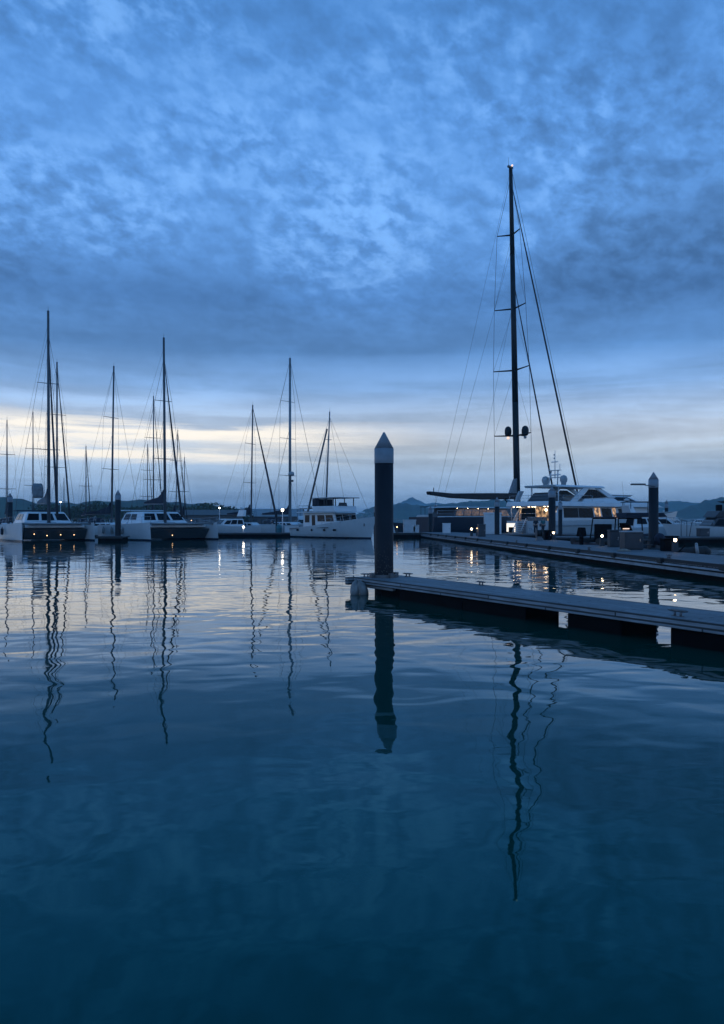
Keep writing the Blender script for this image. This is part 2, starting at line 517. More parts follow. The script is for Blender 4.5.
# a heavy bank above the bright gap and a thin bright opening above that
wz = mth('ADD', zc, mth('MULTIPLY', mth('SUBTRACT', big, .5), .20))
wz = mth('ADD', wz, mth('MULTIPLY', mth('SUBTRACT', mid, .5), .06))
wz = mth('SUBTRACT', wz, mth('MULTIPLY', mth('MAXIMUM', az_, 0.0), .10))
heavy = mth('MULTIPLY', mrange(wz, .16, .21), mrange(wz, .32, .25))
tone = mth('MULTIPLY', tone, mth('SUBTRACT', 1.0, mth('MULTIPLY', heavy, .23)))
ox_ = mth('SUBTRACT', dx, .04); oz_ = mth('SUBTRACT', dz, .325)
dd = mth('ADD', mth('MULTIPLY', mth('MULTIPLY', ox_, ox_), .45), mth('MULTIPLY', oz_, oz_))
opening = mth('MULTIPLY', mrange(dd, .018, 0.0), mrange(dy, .3, .6))
tone = mth('ADD', tone, mth('MULTIPLY', opening, mth('MULTIPLY', fine, .30)))
# streaky stratus near the horizon
az = mth('DIVIDE', dx, mth('MAXIMUM', mth('ABSOLUTE', dy), .05))
cs = N('ShaderNodeCombineXYZ'); link(nt, mth('MULTIPLY', az, 2.2), cs.inputs[0]); link(nt, mth('MULTIPLY', dz, 26.0), cs.inputs[1]); link(nt, dy, cs.inputs[2])
streak = wnoise(cs.outputs[0], 1.0, 5, .55, .5)
low = mrange(zc, .30, .12)
st = mrange(streak, .36, .64, -.20, .15)
tone = mth('MULTIPLY', tone, mth('ADD', 1.0, mth('MULTIPLY', st, low)))
vs = N('ShaderNodeVectorMath', operation='SCALE'); link(nt, base, vs.inputs[0]); link(nt, tone, vs.inputs['Scale'])
sky = vs.outputs[0]
# the thin parts of the deck are whiter, the thick parts deeper blue
white = mth('MULTIPLY', mrange(tone, 1.0, 1.4), .26)
sky = mixc(white, sky, lin(160, 206, 252))
# cream gap under the cloud bank, strongest ahead-left
cb = N('ShaderNodeCombineXYZ'); link(nt, mth('MULTIPLY', az, 3.0), cb.inputs[0]); link(nt, mth('MULTIPLY', dz, 42.0), cb.inputs[1]); link(nt, dy, cb.inputs[2])
gap_n = wnoise(cb.outputs[0], .8, 5, .6, .4)
zgap = mth('ADD', zc, mth('MULTIPLY', mth('SUBTRACT', gap_n, .5), .075))
zg2 = mth('ADD', zgap, mth('MULTIPLY', mth('ABSOLUTE', az), -.012))
gap = mth('MULTIPLY', mrange(zg2, .068, .088), mrange(zg2, .124, .110))
gaz = mth('MULTIPLY', mrange(az, .14, -.16, .05, 1.0), mth('MULTIPLY', mrange(dy, 0.0, .5), mrange(az, -1.6, -.7)))
gapf = mth('MULTIPLY', mth('MULTIPLY', gap, gaz), mrange(gap_n, .36, .52, .35, 1.0))
sky = mixc(gapf, sky, (1.22, 1.13, .98, 1))
# the unseen sky behind the viewer is brightened as fill light on the boats
dim = mrange(dy, -.6, .4, 1.3, 1.0)
vs2 = N('ShaderNodeVectorMath', operation='SCALE'); link(nt, sky, vs2.inputs[0]); link(nt, dim, vs2.inputs['Scale'])
sky = vs2.outputs[0]
bg1 = N('ShaderNodeBackground'); link(nt, sky, bg1.inputs[0]); bg1.inputs[1].default_value = 1.0
ns = N('ShaderNodeTexSky', sky_type='NISHITA')
ns.sun_disc = False; ns.sun_elevation = SUN_EL; ns.sun_rotation = SUN_AZ
bg2 = N('ShaderNodeBackground'); link(nt, ns.outputs[0], bg2.inputs[0]); bg2.inputs[1].default_value = .05
mxs = N('ShaderNodeMixShader'); mxs.inputs[0].default_value = .03
link(nt, bg1.outputs[0], mxs.inputs[1]); link(nt, bg2.outputs[0], mxs.inputs[2])
out = N('ShaderNodeOutputWorld'); link(nt, mxs.outputs[0], out.inputs['Surface'])
w.cycles.sampling_method = 'MANUAL'; w.cycles.sample_map_resolution = 512

sc.view_settings.view_transform = 'Standard'
sc.view_settings.look = 'None'
sc.view_settings.exposure = 0
sc.view_settings.gamma = 1
cy = sc.cycles
cy.max_bounces = 6; cy.diffuse_bounces = 2; cy.glossy_bounces = 3; cy.transmission_bounces = 2
cy.volume_bounces = 0; cy.sample_clamp_indirect = 6
cy.use_denoising = True

# ------------------------------------------------------------------ water, land, haze
M['water'] = water_mat()
wm = MB()
wm.add([(-4500, -300, 0), (4500, -300, 0), (4500, 6000, 0), (-4500, 6000, 0)], [(0, 1, 2, 3)])
tag(wm.build('water', 'water'), kind='structure')


def fbm(x, s, o=4):
    return sum(mnoise.noise((x * s * 2 ** i, 3.1 * i, .7)) / 1.8 ** i for i in range(o))


def ridge(name, pts, Y, depth, m, rough=1.0, step=None, lumps=0.0):
    """a wooded ridge: picture points (column, row) of its crest at distance Y, with real depth behind and before"""
    x0, x1 = pts[0][0], pts[-1][0]
    n = int((x1 - x0) / (step or 1.2))
    rows = []
    K = [(-1.0, 0.0), (-.75, .30), (-.5, .58), (-.25, .84), (0, 1.0), (.5, .6), (1.0, 0.0)]
    vs = []; fs = []
    for i in range(n + 1):
        px = x0 + (x1 - x0) * i / n
        for (a, b), (c, d) in zip(pts, pts[1:]):
            if a <= px <= c:
                t = (px - a) / (c - a); t = t * t * (3 - 2 * t)
                py = b + (d - b) * t; break
        X = W(px, Y); h = max(0.3, ZZ(py, Y))
        h *= 1 + .07 * rough * fbm(X, 14 / Y)
        for k, (dy_, hz_) in enumerate(K):
            jz = lumps * mnoise.noise((X * .11, k * 3.7, 1.3)) * (1 if 0 < k < 6 else 0)
            vs.append((X * (1 + dy_ * depth / Y * .5), Y + dy_ * depth, max(-1.0, h * hz_ + jz) if 0 < k < 6 else -1.0))
    m_ = len(K)
    for i in range(n):
        for k in range(m_ - 1):
            fs.append((i * m_ + k, (i + 1) * m_ + k, (i + 1) * m_ + k + 1, i * m_ + k + 1))
    o = MB().add(vs, fs, False).build(name, m)
    return tag(o, kind='structure')


ridge('hill', [(-260, 512), (-120, 498), (-40, 500), (5, 497), (22, 499), (40, 503), (75, 504), (105, 501), (140, 500), (170, 501), (200, 504), (235, 509), (262, 513), (285, 519)], 760, 90, M['hill'], 1.2, .8, 1.6)
ridge('hill', [(352, 515), (372, 507), (390, 505), (402, 503), (425, 505), (452, 503), (480, 501), (505, 500), (540, 503), (575, 507), (610, 512), (640, 518)], 1500, 150, M['hill'], .9, .8, 2.5)
ridge('karst_hill', [(392, 508), (399, 503), (405, 500), (412, 496.5), (419, 500), (426, 503), (433, 502), (441, 503), (450, 507)], 4300, 160, M['rock'], 1.6, .7, 3)
ridge('hill', [(560, 512), (600, 506), (630, 504), (655, 503), (676, 501), (705, 503), (760, 505), (820, 506), (900, 512)], 2100, 180, M['hill'], .7, .8, 3)
ridge('hill', [(655, 516), (676, 511), (692, 505), (708, 499), (724, 496), (760, 493), (800, 496), (860, 504), (940, 514)], 1250, 130, M['hill'], .8, .8, 2)

shore = MB()
shore.prism([(-420, 168), (-60, 168), (-8, 200), (10, 236), (10, 420), (-420, 420)], -1, .9)
tag(shore.build('shoreline', 'concrete'), kind='structure')

# distant tree belt on the left shore: one mass of leaf clumps on short trunks
tl = MB()
rt = random.Random(3)
for k in range(60):
    px = 40 + k * 3.5 + rt.uniform(-2, 2)
    Yt = rt.uniform(205, 245)
    topy = 508.5 + 2.0 * math.sin(px * .11) + rt.uniform(-1.5, 2) + (2.5 if px > 215 else 0)
    cx = W(px, Yt); hz_ = ZZ(topy, Yt) + 1.2
    cr = rt.uniform(1.6, 2.6)
    tl.tube((cx, Yt, .8), (cx, Yt, hz_ * .7), .14, .07, 5)
    for j in range(150):
        u = rt.gauss(0, .5); v = rt.gauss(0, .5); q = rt.uniform(-1, 1)
        c = Vector((cx + u * cr, Yt + v * cr, 1.2 + (hz_ - 1.2) * (.55 + .42 * q * (1 - .25 * abs(u)))))
        a = rt.uniform(.18, .42)
        d1 = Vector((rt.uniform(-1, 1), rt.uniform(-1, 1), rt.uniform(-1, 1))).normalized() * a
        d2 = d1.orthogonal().normalized() * a * .8
        tl.add([c - d1, c + d2, c + d1, c - d2], [(0, 1, 2, 3)])
tag(tl.build('tree_belt', 'leaf'), 'dark belt of trees along the far left shore', 'trees', kind='stuff')

hz = MB().box((0, 2700, 33), (9600, 6400, 72))
hm = bpy.data.materials.new('marine_haze'); hm.use_nodes = True
hn = hm.node_tree; hn.nodes.clear()
pv = hn.nodes.new('ShaderNodeVolumePrincipled'); pv.inputs['Density'].default_value = .00026
pv.inputs['Color'].default_value = (.45, .80, 1, 1)
ho = hn.nodes.new('ShaderNodeOutputMaterial'); hn.links.new(pv.outputs[0], ho.inputs['Volume'])
hb = hz.build('haze', hm)
tag(hb, kind='stuff')
hb.display_type = 'WIRE'


# ------------------------------------------------------------------ piles
def pile(px, topy, Y, dia, label, cap_h=.55, cone_h=.42, lamp=False, rz=0):
    X = W(px, Y); zt = ZZ(topy, Y); r = dia / 2
    t = thing('mooring_pile', label, 'pile', (X, Y, 0), rz, 'mooring piles')
    zs = zt - cone_h - cap_h
    MB().lathe((0, 0, 0), [(r, -2.5), (r, zs)], 28).build('shaft', 'pile', t)
    c = MB().lathe((0, 0, 0), [(r + .004, zs - .01), (r + .008, zs), (r + .008, zs + cap_h)], 28)
    c.lathe((0, 0, zs + cap_h), [(r + .008, 0), (.03, cone_h - .02), (.005, cone_h)], 28, True)
    c.build('cap', 'cap', t)
    if lamp:
        a = MB().tube((0, -r, zs + .05), (-.55, -r, zs + .12), .025)
        ar = a.build('lamp_arm', 'galv', t)
        MB().box((-.9, -r, zs + .16), (.75, .22, .09), 0).build('lamp_head', 'galv', ar, .03)
    return t


pile(384, 432, 22.4, .54, 'nearest tall black pile with pointed pale cap at the end of the near dock', .42, .48)
pile(653.5, 472, 41, .50, 'black pile with a horizontal lamp arm near its pale pointed cap', .42, .40, True)
pile(552, 487, 60, .54, 'thick black pile with pale cap before the white motor yacht, beside the two people', .5, .30)
pile(497, 497, 81, .52, 'black pile standing in front of the tall white cabinet', .5, .5)
pile(430.5, 506, 98, .52, 'thin black pile under the free end of the long dark boom', .5, .45)
pile(560.3, 500, 82, .42, 'slim black pile close to the right of the thicker pile by the two people', .7, .3)
pile(666.5, 500, 108, .48, 'slim black pile behind the finger pier, right of the pile with the lamp arm', .6, .5)
pile(118, 490, 78.4, .56, 'black pile standing between the two white catamarans', .5, .5)
pile(10, 493, 93, .60, 'black pile behind the bow of the leftmost catamaran hull', .6, .5)
pile(375.5, 504, 112, .50, 'pile with pale cap half hidden behind the bow of the trawler yacht', .6, .6)
pile(276.5, 509, 104, .26, 'thin dark pile on the middle pontoon left of the bright lamp post', .15, .1)

# ------------------------------------------------------------------ near finger dock
A = Vector((.097, 21.95)); ang = math.atan2(-.866, .5)
dock = thing('finger_dock', 'nearest low timber finger dock running in from the right, with a cleat at each side', 'dock', (A.x, A.y, 0), ang)
# local x runs towards the viewer along the front edge, local y is away from the water in front (negative side seen first)
DW = 1.58; DZ = .45; DL = 24.0
deck = MB(); deck.box((DL / 2 - .35, DW / 2, DZ - .025), (DL + .7, DW - .10, .05))
deck.build('deck', 'deckwood', dock)
MB().box((DL / 2 - .35, .025, DZ - .08), (DL + .7, .05, .165)).build('fascia', 'fascia', dock, .012)
MB().box((DL / 2 - .35, DW - .025, DZ - .08), (DL + .7, .05, .165)).build('fascia', 'fascia', dock, .012)
MB().box((-.74, DW / 2 - .09, DZ - .11), (.16, DW + .24, .215)).build('end_beam', 'fascia', dock, .02)
MB().box((.45, .20, .225), (1.5, .10, .10)).build('cross_beam', 'fascia', dock, .01)
MB().box((.75, .75, .0), (1.0, .8, .6)).build('float', 'black', dock, .03)
fl = [(1.6, 4.3), (4.33, 6.5), (7.7, 9.05), (10.1, 12.4), (12.5, 15.5), (16, 19), (19.6, 23)]
for a, b in fl:
    f = MB().box(((a + b) / 2, .58, -.06), (b - a, .96, .68))
    f.build('float', 'black', dock, .03)


def cleat(parent, x, y, z, rz=0, s=1.0):
    c = MB()
    for k in (-1, 1): c.tube((x + k * .06 * s * math.cos(rz), y + k * .06 * s * math.sin(rz), z), (x + k * .06 * s * math.cos(rz), y + k * .06 * s * math.sin(rz), z + .085 * s), .024 * s, .02 * s)
    dx_, dy_ = math.cos(rz), math.sin(rz)
    pts = [(-.20, .10), (-.10, .098), (.10, .098), (.20, .10)]
    rr = [.012, .024, .024, .012]
    for i in range(3):
        c.tube((x + pts[i][0] * s * dx_, y + pts[i][0] * s * dy_, z + pts[i][1] * s), (x + pts[i + 1][0] * s * dx_, y + pts[i + 1][0] * s * dy_, z + pts[i + 1][1] * s), rr[i] * s, rr[i + 1] * s)
    c.box((x, y, z + .006), (.2 * s, .08 * s, .012), rz)
    return c.build('cleat', 'galv', parent)


cleat(dock, -.58, .36, DZ, .9, .85); cleat(dock, -.05, 1.46, DZ, 0.35, .9); cleat(dock, 3.4, 1.40, DZ, 0, .9)
cleat(dock, 10.1, .30, DZ, 0, 1.0); cleat(dock, 15.5, .3, DZ, 0, 1.3)
# bracket that holds the pile
pb = MB()
for k in range(16):
    a0, a1 = 2 * math.pi * k / 16, 2 * math.pi * (k + 1) / 16
    cx, cy_ = -.14, .70
    for r0, r1, z0, z1 in ((.33, .37, DZ, DZ + .09),):
        vs = [(cx + r * math.cos(a), cy_ + r * math.sin(a), z) for z in (z0, z1) for r, a in ((r0, a0), (r1, a0), (r1, a1), (r0, a1))]
        pb.add(vs, [(3, 2, 1, 0), (4, 5, 6, 7), (0, 1, 5, 4), (1, 2, 6, 5), (2, 3, 7, 6), (3, 0, 4, 7)])
for sx, sy in ((-.38, 0), (.38, 0), (0, .4), (0, -.4)): pb.box((-.14 + sx, .70 + sy, DZ + .07), (.12, .12, .14))
pb.build('pile_bracket', 'galv', dock)


def loft_body(name, prof, m, parent, rot=None, loc=(0, 0, 0), n=18):
    o = MB().lathe((0, 0, 0), prof, n).build(name, m, parent)
    o.location = loc
    if rot: o.rotation_euler = rot
    return o


ex = dock.matrix_basis
ca, sa = math.cos(ang), math.sin(ang)


def dockw(x, y): return (A.x + x * ca - y * sa, A.y + x * sa + y * ca)


FP = [(a * .72, b * .76) for a, b in [(.03, -.36), (.06, -.35), (.15, -.26), (.19, -.12), (.19, .08), (.14, .22), (.06, .31), (.045, .37), (.02, .38)]]
x_, y_ = dockw(-.72, -.36)
f1 = thing('dock_fender', 'scuffed pale fender hanging straight from the left tip of the near dock', 'fender', (W(355.2, 22.0), 22.0, .15), 0, 'fenders at the dock end')
loft_body('bladder', FP, 'fender', f1, (0, R(6), 0)); bt('rope', (0, 0, .26), (.0, .2, .24), .016, 'rope', f1)
f2 = thing('dock_fender', 'scuffed pale fender leaning outwards, right one of the two at the dock end', 'fender', (W(362.6, 21.95), 21.95, .15), 0, 'fenders at the dock end')
loft_body('bladder', FP, 'fender', f2, (R(10), R(-22), 0)); bt('rope', (0, 0, .25), (-.02, .22, .24), .016, 'rope', f2)

# ------------------------------------------------------------------ main walkway and finger piers
WZ = .60
front = [(13.2, 12), (12.1, 26), (10.8, 43), (9.4, 62), (7.9, 82), (6.9, 96)]
back = [(16.6, 12), (15.0, 30), (14.85, 41), (14.7, 60), (13.9, 84), (11.5, 96)]


def strip(pl0, pl1, z0, z1):
    m = MB()
    for (a, b), (c, d) in zip(zip(pl0, pl1), zip(pl0[1:], pl1[1:])):
        m.prism([a, b, d, c], z0, z1)
    return m


def off(pl, dx_): return [(x + dx_, y) for x, y in pl]


wk = thing('floating_walkway', 'long wide grey floating walkway with lamps along it, curving away from the right edge', 'walkway')
strip(off(front, .0), back, WZ - .14, WZ).build('deck', 'walk', wk)
strip(off(front, .32), off(back, -.2), -.4, WZ - .14).build('float', 'black', wk)
strip(off(front, -.05), off(front, .0), WZ - .23, WZ - .16).build('rub_rail', 'concrete', wk)
strip(off(front, .04), off(front, .3), WZ - .42, WZ - .30).build('waler', 'concrete', wk)
strip(off(front, -.03), off(front, .0), WZ - .10, WZ + .012).build('edge_trim', 'rubber', wk)
for k in range(14):
    t_ = 26 + k * 4.6
    for (a, b), (c, d) in zip(front, front[1:]):
        if b <= t_ < d: xx = a + (c - a) * (t_ - b) / (d - b)
    MB().box((xx - .05, t_, WZ - .08), (.16, .42, .22)).build('bumper', 'rubber', wk, .03)
cleat(wk, 12.0, 30.5, WZ, 1.6, 1.4); cleat(wk, 11.35, 39, WZ, 1.6, 1.4); cleat(wk, 10.3, 52, WZ, 1.6, 1.4)


def pontoon(name, label, x0, x1, y0, y1, z, rz=0, m='walk'):
    cx, cy_ = (x0 + x1) / 2, (y0 + y1) / 2
    t = thing(name, label, 'pontoon', (cx, cy_, 0), rz)
    L_, B_ = x1 - x0, y1 - y0
    MB().box((0, 0, z - .07), (L_, B_, .14)).build('deck', m, t, .02)
    MB().box((0, -B_ / 2 - .02, z - .17), (L_, .04, .14)).build('rub_rail', 'rubber', t)
    MB().box((0, .1, (z - .15 - .4) / 2), (L_ - .3, B_ - .5, z - .15 + .4)).build('float', 'black', t)
    return t


pontoon('finger_pontoon', 'finger pontoon behind the lit motor yacht berth where the two people stand', 14.6, 29, 82.4, 85.4, WZ)
pontoon('finger_pontoon', 'dark edged finger pontoon running out of frame at the right', 17, 56, 70, 72.6, WZ)
pontoon('cross_pontoon', 'low cross pontoon carrying a white hut, right of the nearest pile', 1.6, 7.4, 93.4, 97, .55)
pontoon('middle_pontoon', 'low grey pontoon with two bright lamps left of the trawler yacht', -19, -8.3, 98.6, 101.2, .5)
pontoon('catamaran_pontoon', 'short pontoon between the two catamarans with a black pile through it', -26.4, -23.7, 77.2, 79.6, .5)


# lamps ------------------------------------------------------------
def pedestal(px, lampy, Y, label, z0=WZ, wdt=.26, m='lamp', r=.11):
    X = W(px, Y); zl = ZZ(lampy, Y)
    t = thing('dock_pedestal', label, 'dock light', (X, Y, z0), 0, 'low lamp pedestals along the walkway')
    MB().box((0, .0, (zl - z0 - r) / 2), (wdt, wdt, zl - z0 - r), 0, .85).build('body', 'dgrey', t, .02)
    r *= .86
    b = MB().ball((0, -.02, zl - z0), r).build('lamp', m, t)
    MB().lathe((0, 0, zl - z0 + r * .9), [(r * 1.15, 0), (r * .9, .05), (.02, .08)], 14).build('hood', 'dgrey', t)
    return t


pedestal(675, 540, 36.6, 'lamp pedestal at the right end of the walkway, right of the lamp-arm pile', r=.085)
pedestal(602, 536, 45, 'lamp pedestal left of the dark dock box, in front of the small black tender', r=.08)
pedestal(553.5, 532.8, 58.6, 'lamp pedestal at the foot of the thick pile by the two people', r=.085)
pedestal(471.5, 529, 72, 'lamp pedestal left of the dark upright bin, under the long boom', r=.115, m='lamp')
pedestal(397, 527, 95, 'faint small lamp pedestal on the cross pontoon beside the white hut', .55, .3, 'lampd', .09)
pedestal(477, 528.3, 74, 'dim orange lamp pedestal just left of the dark bin', .6, .2, 'lampd', .055)


def lamp_post(px, py, Y, z0, label, r=.16, taper=.12):
    X = W(px, Y); zl = ZZ(py, Y)
    t = thing('lamp_post', label, 'lamp post', (X, Y, z0), 0, 'white lamp posts over the left berths')
    MB().lathe((0, 0, 0), [(taper * 1.4, 0), (taper, .15), (taper * .35, zl - z0 - r)], 12).build('post', 'offwhite', t)
    MB().ball((0, 0, zl - z0), r).build('lamp', 'lampw', t)
    MB().lathe((0, 0, zl - z0 + r * .85), [(r * 1.2, 0), (r * .6, .07), (.02, .09)], 12).build('hood', 'grey', t)


lamp_post(282.5, 510, 100, .5, 'brightest lamp post, standing right on the middle pontoon', .17)
lamp_post(243.5, 527, 99.4, .5, 'short lamp post with a bright globe at the left end of the middle pontoon', .14)
lamp_post(219.5, 508, 118, .3, 'tall lamp post with a small white globe beyond the right catamaran', .11)

lamp_post(60.5, 502, 140, 0, 'distant lamp post with a tiny globe behind the left catamaran', .10)
# ------------------------------------------------------------------ boxes on the docks
def cabinet(name, label, cat, px, Y, wd, dp, h, m, z0=WZ, lid=True, lm=None):
    t = thing(name, label, cat, (W(px, Y), Y, z0))
    MB().box((0, 0, h * .46), (wd, dp, h * .92)).build('body', m, t, .03)
    if lid: MB().box((0, -.01, h * .96), (wd * 1.06, dp * 1.08, h * .08)).build('lid', lm or m, t, .02)
    d = MB(); d.box((0, -dp / 2 - .012, h * .45), (wd * .86, .02, h * .74)); dr = d.build('door', m, t, .008)
    MB().box((wd * .3, -dp / 2 - .035, h * .5), (.03, .03, .16)).build('handle', 'steel', dr)
    return t


cabinet('utility_cabinet', 'tall white utility cabinet on the walkway behind a black pile', 'cabinet', 492.5, 84, 1.75, 1.0, 2.3, 'white')
cabinet('dock_box', 'white dock box in front of the dark hull, below the boom', 'dock box', 446.5, 87.5, .85, .7, 1.15, 'white')
cabinet('waste_bin', 'dark upright bin left of the tall white cabinet', 'bin', 481.5, 70.5, .66, .6, 1.12, 'dgrey')
cabinet('dock_box', 'dark boxy bin left of the lamp-arm pile, in front of the tender', 'dock box', 631.5, 39.6, .95, .8, .95, 'dgrey', lm='grey')
cabinet('power_box', 'black power box left of the lamp at the thick pile foot', 'power box', 547.5, 58.8, .55, .5, .75, 'black')
cabinet('dock_hut', 'small white hut on the cross pontoon right of the nearest pile', 'hut', 409.5, 95.2, 1.5, 1.3, 1.6, 'offwhite', .55)
cabinet('dock_hut', 'smaller white box against the right side of the white hut', 'box', 415.8, 95, .75, .9, .95, 'offwhite', .55)
cabinet('dock_box', 'white dock box at the right end of the middle pontoon', 'dock box', 291.5, 99.8, 1.7, .9, .85, 'white', .5)
cabinet('waste_bin', 'dark upright bin right beside the left lamp pedestal, before the tender', 'bin', 613.5, 43.6, .55, .5, .95, 'dgrey')
cabinet('storage_crate', 'squat black crate just left of the rightmost lamp pedestal', 'crate', 667, 37.6, .5, .5, .62, 'black')
cabinet('equipment_bin', 'dark equipment bin on the right finger pontoon beneath the dark flybridge', 'bin', 703, 71.2, .9, .8, .75, 'dgrey')
t = thing('covered_drum', 'round teal covered drum left of the white box on the middle pontoon', 'drum', (W(279, 99.8), 99.8, .5))
MB().lathe((0, 0, 0), [(.33, 0), (.36, .1), (.34, .8), (.2, 1.0), (.03, 1.05)], 16).build('cover', 'bluecloth', t)
MB().lathe((0, 0, .42), [(.37, 0), (.37, .05)], 16).build('strap', 'dgrey', t)
# gate frame and leaning posts at the right
t = thing('gangway_frame', 'thin dark post frame standing on the right finger pontoon', 'frame', (W(684, 71), 71, WZ))
for s_ in (-.26, .26): bt('post', (s_, 0, 0), (s_, 0, 1.45), .03, 'dgrey', t)
bt('top_bar', (-.26, 0, 1.43), (.26, 0, 1.43), .03, 'dgrey', t)
t = thing('boat_hook', 'dark pole leaning on the right finger pontoon beside the post frame', 'pole', (W(689.5, 71.2), 71.2, WZ))
bt('shaft', (0, 0, 0), (.2, 0, 1.25), .035, 'dgrey', t); bt('tip', (.2, 0, 1.25), (.32, 0, 1.32), .025, 'galv', t)
t = thing('edge_bollard', 'pale leaning bollard on the walkway edge near the right border', 'bollard', (W(697.5, 34.9), 34.9, WZ))
MB().tube((0, 0, 0), (-.05, 0, .42), .075, .06, 12).build('post', 'grey', t); MB().ball((-.05, 0, .42), .065).build('top', 'grey', t)
t = thing('mooring_bar', 'slanting black bar beside the rightmost pedestal', 'bar', (W(679, 36.2), 36.2, WZ))
bt('bar', (0, 0, .03), (.32, .05, .34), .03, 'black', t); MB().box((0, 0, .02), (.22, .14, .04)).build('foot', 'black', t)


t = thing('hose_reel', 'dark hose reel on a stand left of the thick pile by the two people', 'hose reel', (W(539, 57), 57, WZ))
MB().tube((-.16, 0, .52), (.16, 0, .52), .26, .26, 18).build('coiled_hose', 'rubber', t)
for s_ in (-1, 1): MB().tube((s_ * .18, 0, .52), (s_ * .21, 0, .52), .34, .34, 18).build('reel_disc', 'dgrey', t)
MB().box((0, 0, .16), (.5, .4, .32), 0, .7).build('stand', 'galv', t)
t = thing('boarding_steps', 'dark two tread boarding steps at the walkway edge beside the lamp-arm pile', 'steps', (W(645, 40.2), 40.2, WZ))
for k in range(2): MB().box((0, .2 - k * .3, .45 - k * .22), (.62, .3, .05)).build('tread', 'dgrey', t)
for s_ in (-1, 1): MB().side([(-.2, 0), (.36, 0), (.36, .46), (.1, .46), (.1, .24), (-.2, .24)], -.02, .02).build('side', 'dgrey', t).matrix_local = Matrix.Translation((s_ * .3, .1, 0)) @ Matrix.Rotation(R(90), 4, 'Z')
t = thing('rope_coil', 'flat coil of mooring rope lying on the walkway front of the dark dock box', 'rope', (W(624, 37.5), 37.5, WZ))
for k in range(4):
    n_ = 22; rr_ = .30 - .06 * k
    MB().path([(rr_ * math.cos(2 * math.pi * i / n_), rr_ * math.sin(2 * math.pi * i / n_), .03 + .02 * k) for i in range(n_ + 1)], .028, 6).build('rope_loop', 'rope', t)
cabinet('storage_chest', 'long low dark chest between the tender and the right finger pontoon', 'chest', 664, 43.5, 1.3, .7, .62, 'black', z0=WZ)


# ------------------------------------------------------------------ hulls
def hull_rings(L, B, hs, hb, rake=.6, stern=.8, n=22, fine=2.2, wlk=.86, draft=.5, mid=.45):
    rings = []
    for i in range(n + 1):
        t = i / n
        if t < mid: f = stern + (1 - stern) * (1 - ((mid - t) / mid) ** 2)
        else: f = 1 - ((t - mid) / (1 - mid)) ** fine
        f = max(f, .012)
        zs = hs + (hb - hs) * t ** 1.8
        b = B / 2 * f
        wl = b * (wlk - .34 * t ** 3)
        x = t * L
        ys = [(b, zs), (b * .985, zs * .72), (b * .93 * (1 - .15 * t ** 3), zs * .38), (wl, .0), (wl * .6, -draft * .7), (0.0, -draft)]
        ring = []
        for y, z in ys: ring.append((x + rake * t ** 5 * (max(z, -.3) / zs), -y, z))
        for y, z in reversed(ys[:-1]): ring.append((x + rake * t ** 5 * (max(z, -.3) / zs), y, z))
        rings.append(ring)
    return rings


def make_hull(parent, L, B, hs, hb, m, x0=None, name='hull', yoff=0, deckm='white', **k):
    x0 = -L / 2 if x0 is None else x0
    rg = [[(p[0] + x0, p[1] + yoff, p[2]) for p in r] for r in hull_rings(L, B, hs, hb, **k)]
    mb = MB(); m_ = len(rg[0])
    vs = [p for r in rg for p in r]; fs = []
    for i in range(len(rg) - 1):
        for j in range(m_ - 1): fs.append((i * m_ + j, i * m_ + j + 1, (i + 1) * m_ + j + 1, (i + 1) * m_ + j))
    mb.add(vs, fs, True)
    mb.add(rg[0], [tuple(reversed(range(m_)))])
    mb.add(rg[-1], [tuple(range(m_))])
    h = mb.build(name, m, parent)
    dk = MB(); vs = []; fs = []
    for r in rg:
        a, b = Vector(r[0]), Vector(r[-1])
        c = (a + b) / 2
        vs += [c + (a - c) * .97 - Vector((0, 0, .06)), c + (b - c) * .97 - Vector((0, 0, .06))]
    for i in range(len(rg) - 1): fs.append((2 * i, 2 * i + 2, 2 * i + 3, 2 * i + 1))
    dk.add(vs, fs)
    d = dk.build('deck', deckm, parent)
    return h, rg


def rail(parent, pts, h, r=.014, name='railing', m='steel', mid=True):
    b = MB()
    tops = [(x, y, z + h) for x, y, z in pts]
    b.path(tops, r, 5)
    if mid: b.path([(x, y, z + h * .5) for x, y, z in pts], r * .7, 4)
    for p, q in zip(pts, tops): b.tube(p, q, r, r, 5)
    return b.build(name, m, parent)


def quad_side(x0, x1, w0, z0, X0, X1, w1, z1, s=-1):
    if s < 0: return [(x0, -w0, z0), (x1, -w0, z0), (X1, -w1, z1), (X0, -w1, z1)]
    return [(x1, w0, z0), (x0, w0, z0), (X0, w1, z1), (X1, w1, z1)]


def quad_front(x1, w0, z0, X1, w1, z1): return [(x1, -w0, z0), (x1, w0, z0), (X1, w1, z1), (X1, -w1, z1)]
def quad_back(x0, w0, z0, X0, w1, z1): return [(x0, w0, z0), (x0, -w0, z0), (X0, -w1, z1), (X0, w1, z1)]


def cabin(parent, dims, name='cabin', m='white', side=(), front=(), back=(), wm='glass', bevel=.05):
    x0, x1, w0, z0, X0, X1, w1, z1 = dims
    c = MB().frustum(*dims).build(name, m, parent, bevel)
    for s in (-1, 1):
        for u0, u1, v0, v1 in side:
            MB().panel(quad_side(*dims, s), u0 if s < 0 else 1 - u1, u1 if s < 0 else 1 - u0, v0, v1).build('window', wm, c)
    for u0, u1, v0, v1 in front: MB().panel(quad_front(x1, w0, z0, X1, w1, z1), u0, u1, v0, v1).build('window', wm, c)
    for u0, u1, v0, v1 in back: MB().panel(quad_back(x0, w0, z0, X0, w1, z1), u0, u1, v0, v1).build('window', wm, c)
    return c


